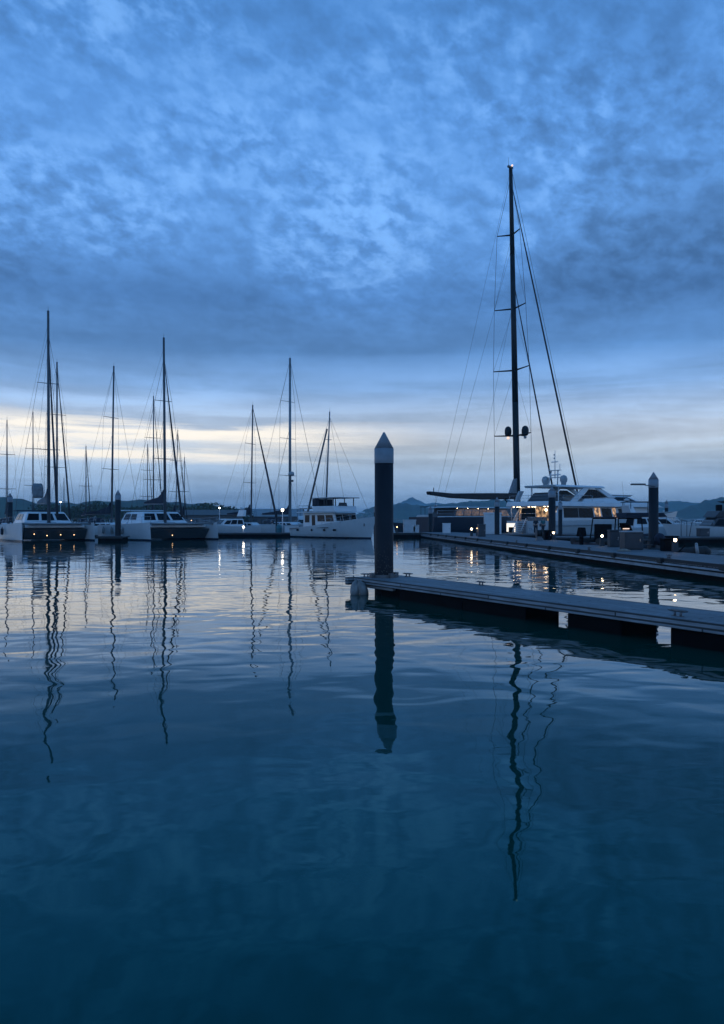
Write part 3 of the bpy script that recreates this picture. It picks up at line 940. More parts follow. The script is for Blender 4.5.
def spar(parent, base, top, r0, r1, m='alu', spreaders=(), sw=1.0, name='mast'):
    base, top = Vector(base), Vector(top)
    mt = MB().tube(base, top, r0, r1, 10)
    mt.tube(top, top + Vector((0, 0, .5)), .02, .01, 5)
    o = mt.build(name, m, parent)
    for k in spreaders:
        p = base.lerp(top, k)
        for s in (-1, 1):
            MB().tube(p, p + Vector((-.25 * sw, s * sw * (1.15 - .4 * k), .06)), .045, .03, 6).build('spreader', m, o)
    return o


# ------------------------------------------------------------------ sailing monohulls
def sloop(label, px, Y, topy, L, rz, cover='canvas', hullm='hull_white', lean=0.0, mr=.11, boom=True, fore='thin', aft_bias=.58, mm='mastdark', spread=(.36, .68), wire=.013, genoa=.07, lazy=True):
    """px/topy: where the mast stands and how high its tip reaches; local +x is the bow"""
    mx = L * (aft_bias - .5)
    X = W(px, Y); ztop = ZZ(topy, Y)
    ox, oy = X - mx * math.cos(rz), Y - mx * math.sin(rz)
    t = thing('sailboat', label, 'sailboat', (ox, oy, 0), rz, 'moored sailing boats')
    B = L * .29; hs = .95 + L * .015; hb = hs + .45
    make_hull(t, L, B, hs, hb, M[hullm], rake=L * .06, stern=.72)
    cabin(t, (-L * .14, L * .2, B * .27, hs + .02, -L * .12, L * .13, B * .22, hs + .62), 'coachroof', 'white', side=((.1, .36, .3, .75), (.42, .66, .3, .75), (.72, .9, .3, .7)))
    sp = MB().frustum(-L * .2, -L * .09, B * .3, hs + .45, -L * .17, -L * .12, B * .24, hs + 1.25).build('spray_hood', cover, t, .08)
    ms = spar(t, (mx, 0, hs), (mx + lean * math.cos(-rz), lean * math.sin(-rz), ztop), mr, mr * .7, mm, spread, B * .42)
    tp = Vector((mx + lean * math.cos(-rz), lean * math.sin(-rz), ztop - .3))
    bow = Vector((L * .5, 0, hb)); st = Vector((-L * .5, 0, hs))
    for s in (-1, 1):
        ch = Vector((mx - .3, s * B * .46, hs))
        pts = [ch]
        for k in spread: pts.append(Vector((mx, 0, hs)).lerp(tp, k) + Vector((-.25 * B * .42, s * B * .42 * (1.15 - .4 * k), .06)))
        pts.append(tp)
        MB().path(pts, wire, 4).build('shroud', 'wire', t)
        bt('lower_shroud', ch + Vector((.5, 0, 0)), Vector((mx, 0, hs)).lerp(tp, spread[0]), wire * .8, 'wire', t, n=4)
    bt('backstay', st + Vector((.2, 0, .1)), tp, wire, 'wire', t, n=4)
    if fore == 'furled':
        b = MB(); b.tube(bow + Vector((-.2, 0, .5)), bow.lerp(tp, .5), genoa * 1.3, genoa, 7); b.tube(bow.lerp(tp, .5), tp, genoa, .03, 7)
        b.build('furled_jib', 'sailcloth', t)
    else:
        bt('forestay', bow, tp, wire * 1.3, 'wire', t, n=4)
    if boom:
        bz = hs + 1.75
        bl = L * .40
        bm = bt('boom', (mx - .1, 0, bz), (mx - bl, 0, bz - .05), .07, mm, t)
        sl = [(mx - .15, bz + .06), (mx - .2, bz + 1.5), (mx - .55, bz + .95), (mx - bl * .5, bz + .45), (mx - bl * .96, bz + .22), (mx - bl * .96, bz + .03)]
        MB().side(sl, -.12, .12).build('sail_cover', cover, t, .06)
        if lazy:
            for s in (-1, 1):
                bt('lazy_jack', (mx - bl * .7, s * .1, bz + .3), Vector((mx, 0, hs)).lerp(tp, .6), wire * .7, 'wire', t, n=4)
    rail(t, [(L * .5 + .1, 0, hb), (L * .43, -B * .13, hb - .05), (L * .33, -B * .27, hb - .1)], .6, .014, 'pulpit')
    rail(t, [(L * .5 + .1, 0, hb), (L * .43, B * .13, hb - .05), (L * .33, B * .27, hb - .1)], .6, .014, 'pulpit')
    return t


sloop('sailboat with the leftmost mast, at the left border behind the pile', 7, 101, 420, 9, R(-62), mr=.09)
sloop('sailboat whose thin grey mast rises left of the tall left catamaran mast', 33, 113, 412, 10, R(-70), mr=.09)
sloop('tall masted sailboat directly behind the left catamaran, with dark furled jib', 57, 111, 362, 13, R(-50), mr=.15, fore='furled', genoa=.10, mm='mastdark')
sloop('small sailboat with a short mast between the left catamaran and the navy covered sailboat', 86, 124, 446, 8.5, R(-58), mr=.10, fore='furled', spread=(.5,))
sloop('white sailboat with a navy sail cover behind the pile between the catamarans', 111.5, 101, 366, 12, R(-28), mr=.14, lean=.3)
sloop('sailboat with two spreader mast rising just left of the right catamaran mast', 153.5, 110, 396, 11, R(-58), mr=.10, fore='furled', genoa=.06)
sloop('sailboat with a raked dark mast right of the right catamaran mast', 175.5, 119, 430, 9.5, R(-50), mr=.085, lean=.35, fore='furled', genoa=.05)
sloop('small sailboat with the rightmost short thin mast behind the right catamaran', 184.5, 123, 457, 8, R(-48), mr=.08, spread=(.5,))
sloop('white sailboat with dark furled jib and slim mast beside the short lamp post', 251, 113, 405, 11.5, R(-30), mr=.13, fore='furled', genoa=.13, lean=.25)
sloop('sailboat with the faintest mast, leftmost of the thin ones around the right catamaran mast', 147.5, 128, 444, 9.5, R(-60), mr=.08, fore='furled', genoa=.05)
sloop('smallest distant sailboat with the lowest mast, just right of the left catamaran mast', 64, 150, 478, 7, R(-75), mr=.08, spread=(.5,))
b13 = sloop('grey sailing yacht with the thickest pale mast and a radar dome by brightest lamp', 290, 116, 358, 15, R(-38), hullm='hull_grey', mr=.23, mm='alu', spread=(.30, .52, .74), aft_bias=.56, wire=.02)
mz = ZZ(474, 116)
MB().lathe((15 * .06 + .35, -.1, mz), [(.05, -.3), (.42, -.25), (.46, 0), (.36, .28), (.02, .36)], 14).build('radar_dome', 'grey', b13)
MB().box((15 * .06 + .3, -.1, ZZ(481, 116)), (.7, .35, .3)).build('radar_bracket', 'mastdark', b13)


# ------------------------------------------------------------------ catamarans
def catamaran(label, bow_l, theta, sep, L, topy, seed, mastback=5.0, roof=2.95, bag=False, lights=()):
    hx, hy = math.sin(theta), -math.cos(theta)      # heading
    rz = math.atan2(hy, hx)
    # bow_l is the picture-left hull's bow; its hull lies on the starboard side
    lx, ly = math.cos(theta), math.sin(theta)        # picture-right side of the boat = port
    c = Vector((bow_l[0] + lx * sep / 2 - hx * L / 2, bow_l[1] + ly * sep / 2 - hy * L / 2, 0))
    t = thing('catamaran', label, 'catamaran', c, rz, 'white sailing catamarans')
    for s in (-1, 1):
        make_hull(t, L, 1.75, 1.55, 1.85, M['hull_white'], yoff=s * sep / 2, rake=-.35, stern=.75, fine=2.6, wlk=.9, draft=.4)
    hw = sep / 2 - .55
    bd = MB().side([(-L * .46, 1.2), (L * .30, 1.2), (L * .36, 1.32), (L * .36, 1.62), (-L * .46, 1.60)], -hw, hw).build('bridge_deck', 'white', t, .04)
    MB().side([(-L * .44, .14), (L * .33, .14), (L * .41, 1.19), (-L * .44, 1.19)], -hw - .12, hw + .12).build('hull_gap_shade', 'gap_shade', t, .05)  # dark block added between the hulls to imitate the shade there
    dims = (-L * .36, L * .14, sep * .36, 1.60, -L * .33, L * .03, sep * .27, roof)
    cabin(t, dims, 'coachroof', 'white', side=((.10, .38, .38, .82), (.43, .70, .38, .82)), front=((.04, .30, .35, .85), (.36, .64, .35, .85), (.70, .96, .35, .85)), bevel=.16)
    MB().frustum(-L * .47, -L * .30, sep * .33, roof + .12, -L * .46, -L * .31, sep * .3, roof + .24).build('bimini', 'canvas' if bag else 'offwhite', t, .05)
    for sx in (-.455, -.33):
        for s in (-1, 1): bt('bimini_post', (L * sx, s * sep * .30, 1.6), (L * sx, s * sep * .29, roof + .14), .025, 'steel', t)
    MB().tube((L * .43, -sep / 2, 1.72), (L * .43, sep / 2, 1.72), .10, .10, 10).build('cross_beam', 'alu', t)
    MB().box((L * .38, 0, 1.64), (L * .10, sep - 1.7, .03)).build('trampoline', 'net', t)
    mx = L / 2 - mastback
    Yw = c.y + mx * hy
    ztop = ZZ(topy, Yw)
    spar(t, (mx, 0, 1.6), (mx - .35, 0, ztop), .17, .12, 'mastdark', (.35, .66), 1.2)
    tp = Vector((mx - .3, 0, ztop * .9))
    for s in (-1, 1):
        MB().path([(mx - 1.6, s * sep * .47, 1.6), (mx - .4, s * 1.0, 1.6 + (ztop - 1.6) * .66), tp], .018, 4).build('shroud', 'wire', t)
        bt('diamond_stay', (mx, s * .1, 3.2), (mx - .3, s * 1.1, 1.6 + (ztop - 1.6) * .35), .012, 'wire', t, n=4)
        bt('diamond_stay', (mx - .3, s * 1.1, 1.6 + (ztop - 1.6) * .35), (mx - .3, s * .05, ztop * .82), .012, 'wire', t, n=4)
        bt('bridle', (L * .43, 0, 2.1), (L * .44, s * sep * .48, 1.85), .02, 'wire', t, n=4)
        bt('running_backstay', (-L * .44, s * sep * .45, 1.6), (mx - .3, 0, ztop * .95), .011, 'wire', t, n=4)
    b = MB(); f0 = Vector((L * .43, 0, 1.9)); b.tube(f0 + Vector((0, 0, .5)), f0.lerp(tp, .5), .13, .10, 7); b.tube(f0.lerp(tp, .5), tp, .10, .03, 7)
    b.build('furled_jib', 'sailcloth', t)
    bz = roof + .85
    bl = L * .42
    bt('boom', (mx - .1, 0, bz), (mx - bl, 0, bz + .1), .09, 'alu', t)
    MB().side([(mx - .2, bz + .08), (mx - .25, bz + 1.6), (mx - .7, bz + 1.15), (mx - bl * .3, bz + .75), (mx - bl * .6, bz + .6), (mx - bl * .97, bz + .3), (mx - bl * .97, bz + .12)], -.16, .16).build('sail_bag', 'canvas' if not bag else 'greycanvas', t, .06)
    for s in (-1, 1):
        for k in (.35, .75): bt('lazy_jack', (mx - bl * k, s * .15, bz + .5), (mx - .2, 0, ztop * .62), .01, 'wire', t, n=4)
        rail(t, [(L * .5 - .1, s * sep / 2, 1.85), (L * .40, s * (sep / 2 + .45), 1.8), (L * .25, s * (sep / 2 + .7), 1.75), (L * .05, s * (sep / 2 + .8), 1.65), (-L * .2, s * (sep / 2 + .78), 1.6), (-L * .42, s * (sep / 2 + .65), 1.55)], .62, .013, 'lifeline')
        bt('davit', (-L * .47, s * 1.2, 1.6), (-L * .56, s * 1.2, 2.2), .05, 'alu', t)
    if bag:
        MB().side([(mx - .35, 4.3), (mx - 1.0, 4.9), (mx - 1.2, 5.5), (mx - .6, 5.95), (mx - .05, 5.5), (mx - .05, 4.6)], -1.5, -.5).build('rolled_awning', 'greycanvas', t, .15)
    for k in (-.30, -.12, .10):
        MB().lathe((L * k, -sep / 2 - .98, .95), [(.03, -.38), (.13, -.28), (.14, .2), (.06, .34), (.02, .5)], 12).build('fender', 'canvas' if bag else 'fender', t)
    MB().frustum(L * .18, L * .25, .5, 1.64, L * .185, L * .24, .42, 1.84).build('deck_hatch', 'glass', t)
    for s in (-1, 1): MB().lathe((L * .02, s * sep * .5, 1.62), [(.10, 0), (.12, .06), (.08, .1), (.1, .2), (.02, .22)], 12).build('winch', 'steel', t)
    for (x, y, z) in lights: MB().ball((x, y, z), .042).build('deck_lamp', 'lampd', t)
    return t


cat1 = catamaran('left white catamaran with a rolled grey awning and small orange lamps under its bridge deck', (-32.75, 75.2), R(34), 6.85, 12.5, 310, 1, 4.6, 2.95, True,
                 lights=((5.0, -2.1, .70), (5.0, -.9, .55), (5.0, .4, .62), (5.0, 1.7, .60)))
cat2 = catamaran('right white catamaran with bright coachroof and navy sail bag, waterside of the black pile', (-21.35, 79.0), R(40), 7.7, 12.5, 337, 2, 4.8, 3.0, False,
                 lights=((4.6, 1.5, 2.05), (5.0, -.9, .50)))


# ------------------------------------------------------------------ trawler yacht
hb_ = Vector((1.0, 88.3)); hs_ = Vector((-7.6, 98.2))
d = (hb_ - hs_); LT = d.length; rz = math.atan2(d.y, d.x)
cT = (hb_ + hs_) / 2
tr = thing('trawler_yacht', 'white trawler yacht with high bow, hardtop flybridge and a slanting dark derrick', 'motor yacht', (cT.x, cT.y, 0), rz)
make_hull(tr, LT, 4.5, 1.2, 2.5, M['hull_white'], rake=.9, stern=.86, fine=2.6, wlk=.88)
MB().tube((-LT * .48, -2.02, 1.02), (LT * .12, -2.24, 1.22), .05, .05, 6).build('rub_rail', 'mastdark', tr)
for k in (-.34, -.12, .06, .2):
    MB().tube((LT * k, -2.28, .92 + .1 * k), (LT * k, -2.0, .92 + .1 * k), .13, .13, 12).build('porthole', 'glass', tr)
cabin(tr, (-LT * .30, LT * .20, 1.75, 1.2, -LT * .30, LT * .15, 1.65, 2.95), 'saloon', 'white', side=((.06, .2, .35, .85), (.28, .38, .1, .85), (.46, .68, .42, .85), (.72, .94, .42, .85)), front=((.05, .33, .45, .88), (.36, .64, .45, .88), (.67, .95, .45, .88)))
MB().frustum(-LT * .36, LT * .24, 2.15, 2.96, -LT * .36, LT * .23, 2.15, 3.08).build('boat_deck', 'white', tr, .03)
MB().frustum(-LT * .16, LT * .17, 1.7, 3.1, -LT * .16, LT * .15, 1.75, 3.75).build('flybridge_coaming', 'white', tr, .08)
MB().box((LT * .02, 0, 4.72), (LT * .36, 3.5, .10)).build('hardtop', 'grey', tr, .03)
for sx in (-.13, .0, .13):
    for s in (-1, 1): bt('hardtop_post', (LT * sx, s * 1.55, 3.7), (LT * sx, s * 1.55, 4.7), .06, 'dgrey', tr)
MB().box((-LT * .13, -1.5, 4.2), (1.3, .05, .9)).build('side_curtain', 'canvas', tr)
MB().box((-LT * .165, 0, 4.2), (.05, 2.9, .9)).build('side_curtain', 'canvas', tr)
MB().frustum(LT * .10, LT * .14, .5, 3.75, LT * .11, LT * .13, .45, 4.15).build('helm_console', 'dgrey', tr)
rail(tr, [(-LT * .35, 2.0, 3.08), (-LT * .35, -2.0, 3.08), (-LT * .27, -2.05, 3.08), (-LT * .19, -2.05, 3.08)], .75, .018)
rail(tr, [(LT * .52, 0, 2.25), (LT * .45, -.75, 2.1), (LT * .36, -1.4, 1.95), (LT * .26, -1.85, 1.75), (LT * .15, -2.1, 1.6), (LT * .03, -2.2, 1.45)], .7, .018)
rail(tr, [(LT * .52, 0, 2.25), (LT * .45, .75, 2.1), (LT * .36, 1.4, 1.95), (LT * .26, 1.85, 1.75), (LT * .15, 2.1, 1.6)], .7, .018)
mY = 94.4
spar(tr, (-LT * .135, .1, 3.1), (-LT * .135 + .75, .1, ZZ(412, mY)), .12, .07, 'alu', (.72,), .7)
bt('derrick', (-LT * .12 + .3, -.1, ZZ(429, mY)), (-LT * .30, -1.2, 2.4), .10, 'mastdark', tr, .13)
for s in (-1, 1):
    bt('stay', (-LT * .125 + .65, .1, ZZ(418, mY)), (-LT * .02, s * 1.7, 4.7), .014, 'wire', tr, n=4)
    bt('stay', (-LT * .125 + .65, .1, ZZ(418, mY)), (-LT * .36, s * 2.0, 3.1), .014, 'wire', tr, n=4)
bt('stay', (-LT * .125 + .65, .1, ZZ(418, mY)), (LT * .5, 0, 2.4), .014, 'wire', tr, n=4)
MB().box((LT * .455, -.52, 1.55), (.5, .12, .35), R(-34)).build('anchor', 'galv', tr, .05)


# ------------------------------------------------------------------ motor cruisers
def cruiser(label, px, Y, L, rz, B=3.4, fb=1.1, hullm='hull_white', top='white', fly=True, mast=True, canopy='canvas', cat='motor boat', flym=None):
    t = thing('motor_cruiser', label, cat, (W(px, Y), Y, 0), rz, 'moored motor cruisers')
    make_hull(t, L, B, fb, fb + .55, M[hullm], rake=L * .07, stern=.88, fine=2.8)
    z0 = fb + .02
    cabin(t, (-L * .22, L * .24, B * .40, z0, -L * .20, L * .10, B * .34, z0 + 1.15), 'deckhouse', top, side=((.06, .30, .35, .85), (.34, .60, .35, .85), (.64, .88, .35, .8)), front=((.05, .47, .3, .88), (.53, .95, .3, .88)), back=((.1, .9, .2, .85),))
    if fly:
        MB().frustum(-L * .30, L * .10, B * .37, z0 + 1.16, -L * .30, L * .06, B * .39, z0 + 1.6).build('flybridge', flym or top, t, .06)
        MB().box((-L * .12, 0, z0 + 2.75), (L * .28, B * .7, .08)).build('canopy', canopy, t, .03)
        for sx in (-.24, .0):
            for s in (-1, 1): bt('canopy_post', (L * sx, s * B * .32, z0 + 1.5), (L * sx, s * B * .32, z0 + 2.75), .035, 'dgrey', t)
    if mast:
        a = MB().frustum(-L * .24, -L * .19, B * .36, z0 + 1.5, -L * .26, -L * .22, B * .30, z0 + 2.4).build('radar_arch', top, t, .04)
        MB().lathe((-L * .24, 0, z0 + (2.85 if fly else 2.45)), [(.1, -.05), (.28, 0), (.3, .15), (.15, .28), (.02, .3)], 12).build('radar_dome', 'offwhite', t)
        bt('whip_aerial', (-L * .24, B * .2, z0 + 2.4), (-L * .26, B * .2, z0 + 5.0), .02, 'wire', t, .008)
    rail(t, [(L * .53, 0, fb + .5), (L * .45, -B * .2, fb + .45), (L * .33, -B * .36, fb + .3), (L * .18, -B * .44, fb + .15)], .55, .016)
    rail(t, [(L * .53, 0, fb + .5), (L * .45, B * .2, fb + .45), (L * .33, B * .36, fb + .3), (L * .18, B * .44, fb + .15)], .55, .016)
    return t


cruiser('small pale motor boat moored right of the right catamaran', 229, 110, 8.5, R(-150), fly=False)
cruiser('white motor boat with low hull and dark flybridge canopy behind the lamp-arm pile', 652, 83.5, 11.5, R(3), fb=1.25, canopy='canvas', flym='canvas')
cruiser('small motor boat with white flybridge and dark hull behind the cross pontoon', 423, 112, 8.0, R(160), hullm='hull_dark', fb=1.2, fly=True)
cruiser('far white cruiser seen small past the right side of the lamp-arm pile', 672, 178, 8.5, R(12), fly=True, canopy='white')
cruiser('tiny distant white motor boat anchored far off at the right', 697, 240, 7, R(170), fly=False, mast=False)
cruiser('tiny distant motor boat farthest right before the hill, bow left', 704, 260, 7.5, R(200), fly=False, mast=False)
cruiser('pale motor boat half hidden under the brightest lamp behind the middle pontoon', 307, 120, 9, R(-100), fly=True)

# dark cruiser cut by the right border
Yc = 77
dc = thing('motor_cruiser', 'dark topped motor cruiser with a wide radar tray, cut off by the right border', 'motor boat', (W(727, Yc), Yc, 0), R(178), 'moored motor cruisers')
make_hull(dc, 11, 3.9, 1.2, 1.75, M['hull_white'], rake=.8, stern=.88, fine=2.8)
cabin(dc, (-3.2, 2.4, 1.6, 1.2, -3.0, 1.5, 1.4, 2.35), 'deckhouse', 'dgrey', side=((.05, .45, .3, .85), (.5, .95, .3, .85)), front=((.05, .95, .3, .88),))
MB().frustum(-3.6, 1.8, 1.5, 2.36, -3.6, 1.3, 1.6, 3.0).build('flybridge', 'dgrey', dc, .06)
MB().box((.9, .3, 3.3), (.5, .5, .6)).build('helm_seat', 'black', dc, .05)
MB().frustum(-.4, .3, .22, 3.0, -.3, .2, .18, 3.75).build('radar_post', 'dgrey', dc)
MB().frustum(-.45, .35, .3, 3.75, -.7, .8, .6, 3.95).build('radar_tray', 'dgrey', dc, .03)
bt('whip_aerial', (.35, .5, 3.9), (-.15, .5, 7.4), .025, 'wire', dc, .012)
bt('whip_aerial', (-.2, -.5, 3.9), (-.6, -.5, 6.9), .025, 'wire', dc, .012)
rail(dc, [(5.9, 0, 1.75), (4.9, -.8, 1.7), (3.6, -1.5, 1.5), (2.0, -1.8, 1.4)], .6, .02)
rail(dc, [(5.9, 0, 1.75), (4.9, .8, 1.7), (3.6, 1.5, 1.5), (2.0, 1.8, 1.4)], .6, .02)

# ------------------------------------------------------------------ small black tender with bimini, and dinghy
tb = thing('tender_boat', 'small dark tender boat with a black bimini frame alongside the walkway', 'tender', (W(622, 49), 49, 0), R(28))
make_hull(tb, 6.2, 2.3, .72, 1.0, M['hull_dark'], rake=.5, stern=.88, fine=2.6)
for s in (-1, 1):
    pts = [(-3.1, s * 1.05, .78), (-1.5, s * 1.14, .78), (0.3, s * 1.12, .82), (1.6, s * .9, .9), (2.6, s * .5, 1.0), (3.2, s * .1, 1.06)]
    b = MB()
    for a, c in zip(pts, pts[1:]): b.tube(a, c, .22, .22, 12)
    for p in pts[1:-1]: b.ball(p, .22)
    b.build('inflatable_tube', 'rubber', tb)
MB().frustum(-.5, .5, .45, .7, -.4, .25, .4, 1.5).build('console', 'dgrey', tb, .05)
MB().panel([(.5, -.45, 1.3), (.5, .45, 1.3), (.2, .4, 1.9), (.2, -.4, 1.9)], 0, 1, 0, 1).build('windscreen', 'glass', tb)
MB().box((-1.35, 0, 1.05), (.6, 1.5, .7)).build('seat', 'black', tb, .06)
MB().box((-1.62, 0, 1.55), (.12, 1.4, .6)).build('seat_back', 'black', tb, .05)
MB().box((1.5, 0, 1.0), (.9, 1.2, .45)).build('bow_cushion', 'canvas', tb, .06)
for sx in (-1.7, .75):
    b = MB().path([(sx, -1.0, .9), (sx * .9, -.95, 2.2), (sx * .9, .95, 2.2), (sx, 1.0, .9)], .045, 6)
    b.build('bimini_frame', 'black', tb)
MB().box((-.5, 0, 2.26), (2.3, 2.0, .07)).build('bimini_top', 'canvas', tb, .02)
ob = MB().frustum(-3.65, -3.15, .22, 1.1, -3.55, -3.2, .18, 1.65).build('outboard_motor', 'black', tb, .06)
MB().box((-3.4, 0, .5), (.2, .14, 1.3)).build('outboard_leg', 'black', ob)
MB().box((-.1, -.43, 1.56), (.4, .16, .06)).build('chart_lamp', 'lamps', tb)

dg = thing('inflatable_dinghy', 'black inflatable dinghy with covered outboard between the lamp-arm pile and the rightmost pedestal', 'dinghy', (15.9, 38.8, 0), R(-70))
b = MB()
pts = [(-1.4, -.62, .45), (.4, -.66, .47), (1.2, -.4, .55), (1.5, 0, .62), (1.2, .4, .55), (.4, .66, .47), (-1.4, .62, .45)]
for a, c in zip(pts, pts[1:]): b.tube(a, c, .24, .24, 12)
for p in pts: b.ball(p, .24)
b.build('tube', 'rubber', dg)
MB().box((-.1, 0, .3), (2.4, 1.1, .08)).build('floor', 'dgrey', dg)
MB().box((-1.3, 0, .55), (.08, 1.0, .5)).build('transom', 'dgrey', dg)
ob = MB().ball((-1.55, 0, 1.12), .28, 1.1).build('outboard_cover', 'canvas', dg)
MB().box((-1.55, 0, .45), (.16, .12, 1.1)).build('outboard_leg', 'black', ob)
MB().box((.5, 0, .62), (.25, 1.0, .08)).build('thwart', 'dgrey', dg)

# ------------------------------------------------------------------ white motor yacht (stern quarter towards us)
st0 = Vector((W(527, 89.5), 89.5)); hd = R(34)
my = thing('motor_yacht', 'large white motor yacht with warm lit aft deck, hardtop and satellite domes', 'motor yacht', (st0.x, st0.y, 0), hd)
make_hull(my, 27, 7.0, 2.0, 3.3, M['hull_white'], x0=0, rake=1.6, stern=.93, fine=2.7, wlk=.9, deckm='teak')
MB().box((-.85, 0, .48), (1.7, 6.0, .16)).build('swim_platform', 'teak', my, .04)
sta = MB()
for k in range(6): sta.box((-.16 - .24 * (5 - k) * .55, .75, .62 + k * .24), (.40, 1.2, .06))
MB().box((-.015, .75, 1.25), (.03, 1.25, 1.5)).build('stair_well', 'grey', my)
stairs = sta.build('stairs', 'white', my)
for s in (.1, 1.4): bt('stair_rail', (-.95, s, .75), (-.05, s, 2.3), .05, 'white', stairs)
# open, lit garage door in the transom
gd = MB().box((-.012, 2.55, 1.22), (.06, 1.4, 1.0)).build('lit_garage', 'litbright', my)
MB().box((-.06, 2.45, .95), (.05, .85, .62)).build('tender_bow', 'black', gd, .04)
# main deck house: warm aft bulkhead, dark side glazing
dims = (1.5, 19.5, 2.75, 1.95, 1.5, 18.6, 2.7, 3.62)
mc = MB().frustum(*dims).build('main_saloon', 'white', my, .05)
for u0, u1 in ((.395, .455), (.585, .62)): MB().panel(quad_side(*dims, -1), u0, u1, .22, .95, .03).build('lit_window', 'litwarm', mc)
for u0, u1 in ((.09, .23), (.235, .38), (.47, .57)): MB().panel(quad_side(*dims, -1), u0, u1, .25, .92, .03).build('window', 'glass', mc)
for u0, u1 in ((.65, .73), (.75, .82)): MB().panel(quad_side(*dims, -1), u0, u1, .3, .9, .03).build('window', 'glass', mc)
bq = quad_back(1.5, 2.75, 1.95, 1.5, 2.7, 3.62)
MB().panel(bq, .01, .055, .05, .97, .03).build('lit_window', 'litwarm', mc)
MB().panel(bq, .07, .48, .12, .92, .035).build('window', 'glass', mc)
MB().panel(bq, .50, .98, .05, .97, .03).build('lit_window', 'litwarm', mc)
ud = MB().frustum(-.1, 21.0, 3.35, 3.64, .0, 19.2, 3.25, 4.22).build('upper_deck', 'white', my, .10)
for x in (.3, .9, 1.3):
    for y in (-2.4, 0, 2.4): MB().lathe((x, y, 3.60), [(.10, 0), (.10, .035)], 10).build('downlight', 'downlight', ud)
for s in (-1, 1):
    bt('deck_pillar', (.6, s * 3.05, 1.95), (.5, s * 3.05, 3.66), .09, 'white', my)
    MB().side([(.7, 1.95), (1.2, 1.95), (2.5, 3.66), (1.9, 3.66)], s * 3.0 - .06, s * 3.0 + .06).build('wing_panel', 'white', my, .02)
rail(my, [(.2, 3.1, 2.0), (.15, 1.2, 2.0), (.15, -1.2, 2.0)], .85, .025)
MB().ball((1.42, -1.6, 3.25), .14).build('saloon_lamp', 'downlight', my)
MB().box((.75, -.9, 2.2), (.6, 2.6, .5)).build('aft_sofa', 'greycanvas', my, .08)
# upper house
dims = (6.8, 18.2, 2.35, 4.2, 7.6, 15.4, 2.0, 5.0)
uc = MB().frustum(*dims).build('wheelhouse', 'white', my, .12)
MB().panel(quad_side(*dims, -1), .60, .93, .30, .86, .03).build('window', 'glass', uc)
MB().panel(quad_front(18.2, 2.35, 4.2, 15.4, 2.0, 5.0), .06, .94, .25, .85, .03).build('windscreen', 'glass', uc)
MB().frustum(12.4, 16.4, 1.7, 5.0, 12.6, 16.9, 1.75, 5.2).build('roof_visor', 'grey', uc, .04)
ht = MB().frustum(2.2, 10.8, 2.5, 5.90, 1.9, 10.4, 2.35, 6.14).build('hardtop', 'white', my, .08)
for s in (-1, 1):
    MB().side([(4.6, 4.22), (5.8, 4.22), (8.0, 5.9), (6.9, 5.9)], s * 2.25 - .1, s * 2.25 + .1).build('hardtop_arch', 'white', my, .03)
    MB().side([(11.6, 4.8), (13.0, 4.8), (10.2, 5.9), (9.2, 5.9)], s * 2.1 - .1, s * 2.1 + .1).build('hardtop_arch', 'white', my, .03)
    MB().side([(6.6, 4.6), (11.3, 4.85), (9.2, 5.75), (8.0, 5.75)], s * 2.2 - .03, s * 2.2 + .03).build('arch_window', 'glass', my)
    bt('hardtop_post', (2.9, s * 2.1, 4.2), (2.9, s * 2.1, 5.92), .07, 'white', my)
MB().frustum(1.6, 4.6, 1.7, 4.22, 2.4, 4.0, 1.3, 5.3).build('covered_tender', 'dgrey', my, .15)
MB().side([(.2, 4.22), (.8, 4.22), (1.6, 5.5), (.9, 5.5)], 2.0, 2.3).build('crane_arm', 'grey', my, .04)
rail(my, [(.3, 3.1, 4.22), (.25, 0, 4.22), (.3, -3.1, 4.22), (2.5, -3.15, 4.22), (5, -3.15, 4.22), (7.5, -3.1, 4.22)], .7, .02)
# radar mast
rm = MB()
rm.tube((4.30, -.7, 6.1), (4.60, -.5, 8.0), .07); rm.tube((4.30, .7, 6.1), (4.60, .5, 8.0), .07)
rm.box((4.55, 0, 7.1), (.5, 2.9, .07)); rm.box((4.60, 0, 7.95), (.45, 1.7, .07)); rm.tube((4.65, 0, 7.0), (4.65, 0, 10.3), .06, .03)
rm.tube((4.60, -.8, 7.95), (4.60, -.8, 8.7), .03); rm.tube((4.60, .8, 7.95), (4.60, .8, 8.5), .03)
rmo = rm.build('radar_mast', 'offwhite', my)
MB().box((4.60, 0, 7.42), (.22, 1.7, .14)).build('radar_bar', 'white', rmo, .03)
MB().box((4.60, 0, 8.95), (.18, 1.0, .10)).build('radar_bar', 'white', rmo, .03)
for y in (-1.45, 1.35): MB().lathe((4.50, y, 6.14), [(.28, 0), (.3, .3), (.42, .5), (.44, .8), (.3, 1.1), (.02, 1.2)], 16).build('satellite_dome', 'grey', my)
for z in (9.4, 9.8): MB().ball((4.65, .12, z), .09).build('mast_lamp', 'grey', rmo)
MB().tube((.3, -3.42, 1.45), (16, -3.50, 1.62), .045, .045, 6).build('rub_rail', 'grey', my)
MB().box((9.2, -3.44, 1.12), (2.6, .08, .36)).build('hull_window', 'glass', my)
for k in range(4): MB().box((12.5 + k * 1.7, -3.40 + .12 * k, 1.3), (.8, .2, .24), R(2)).build('hull_window', 'glass', my)

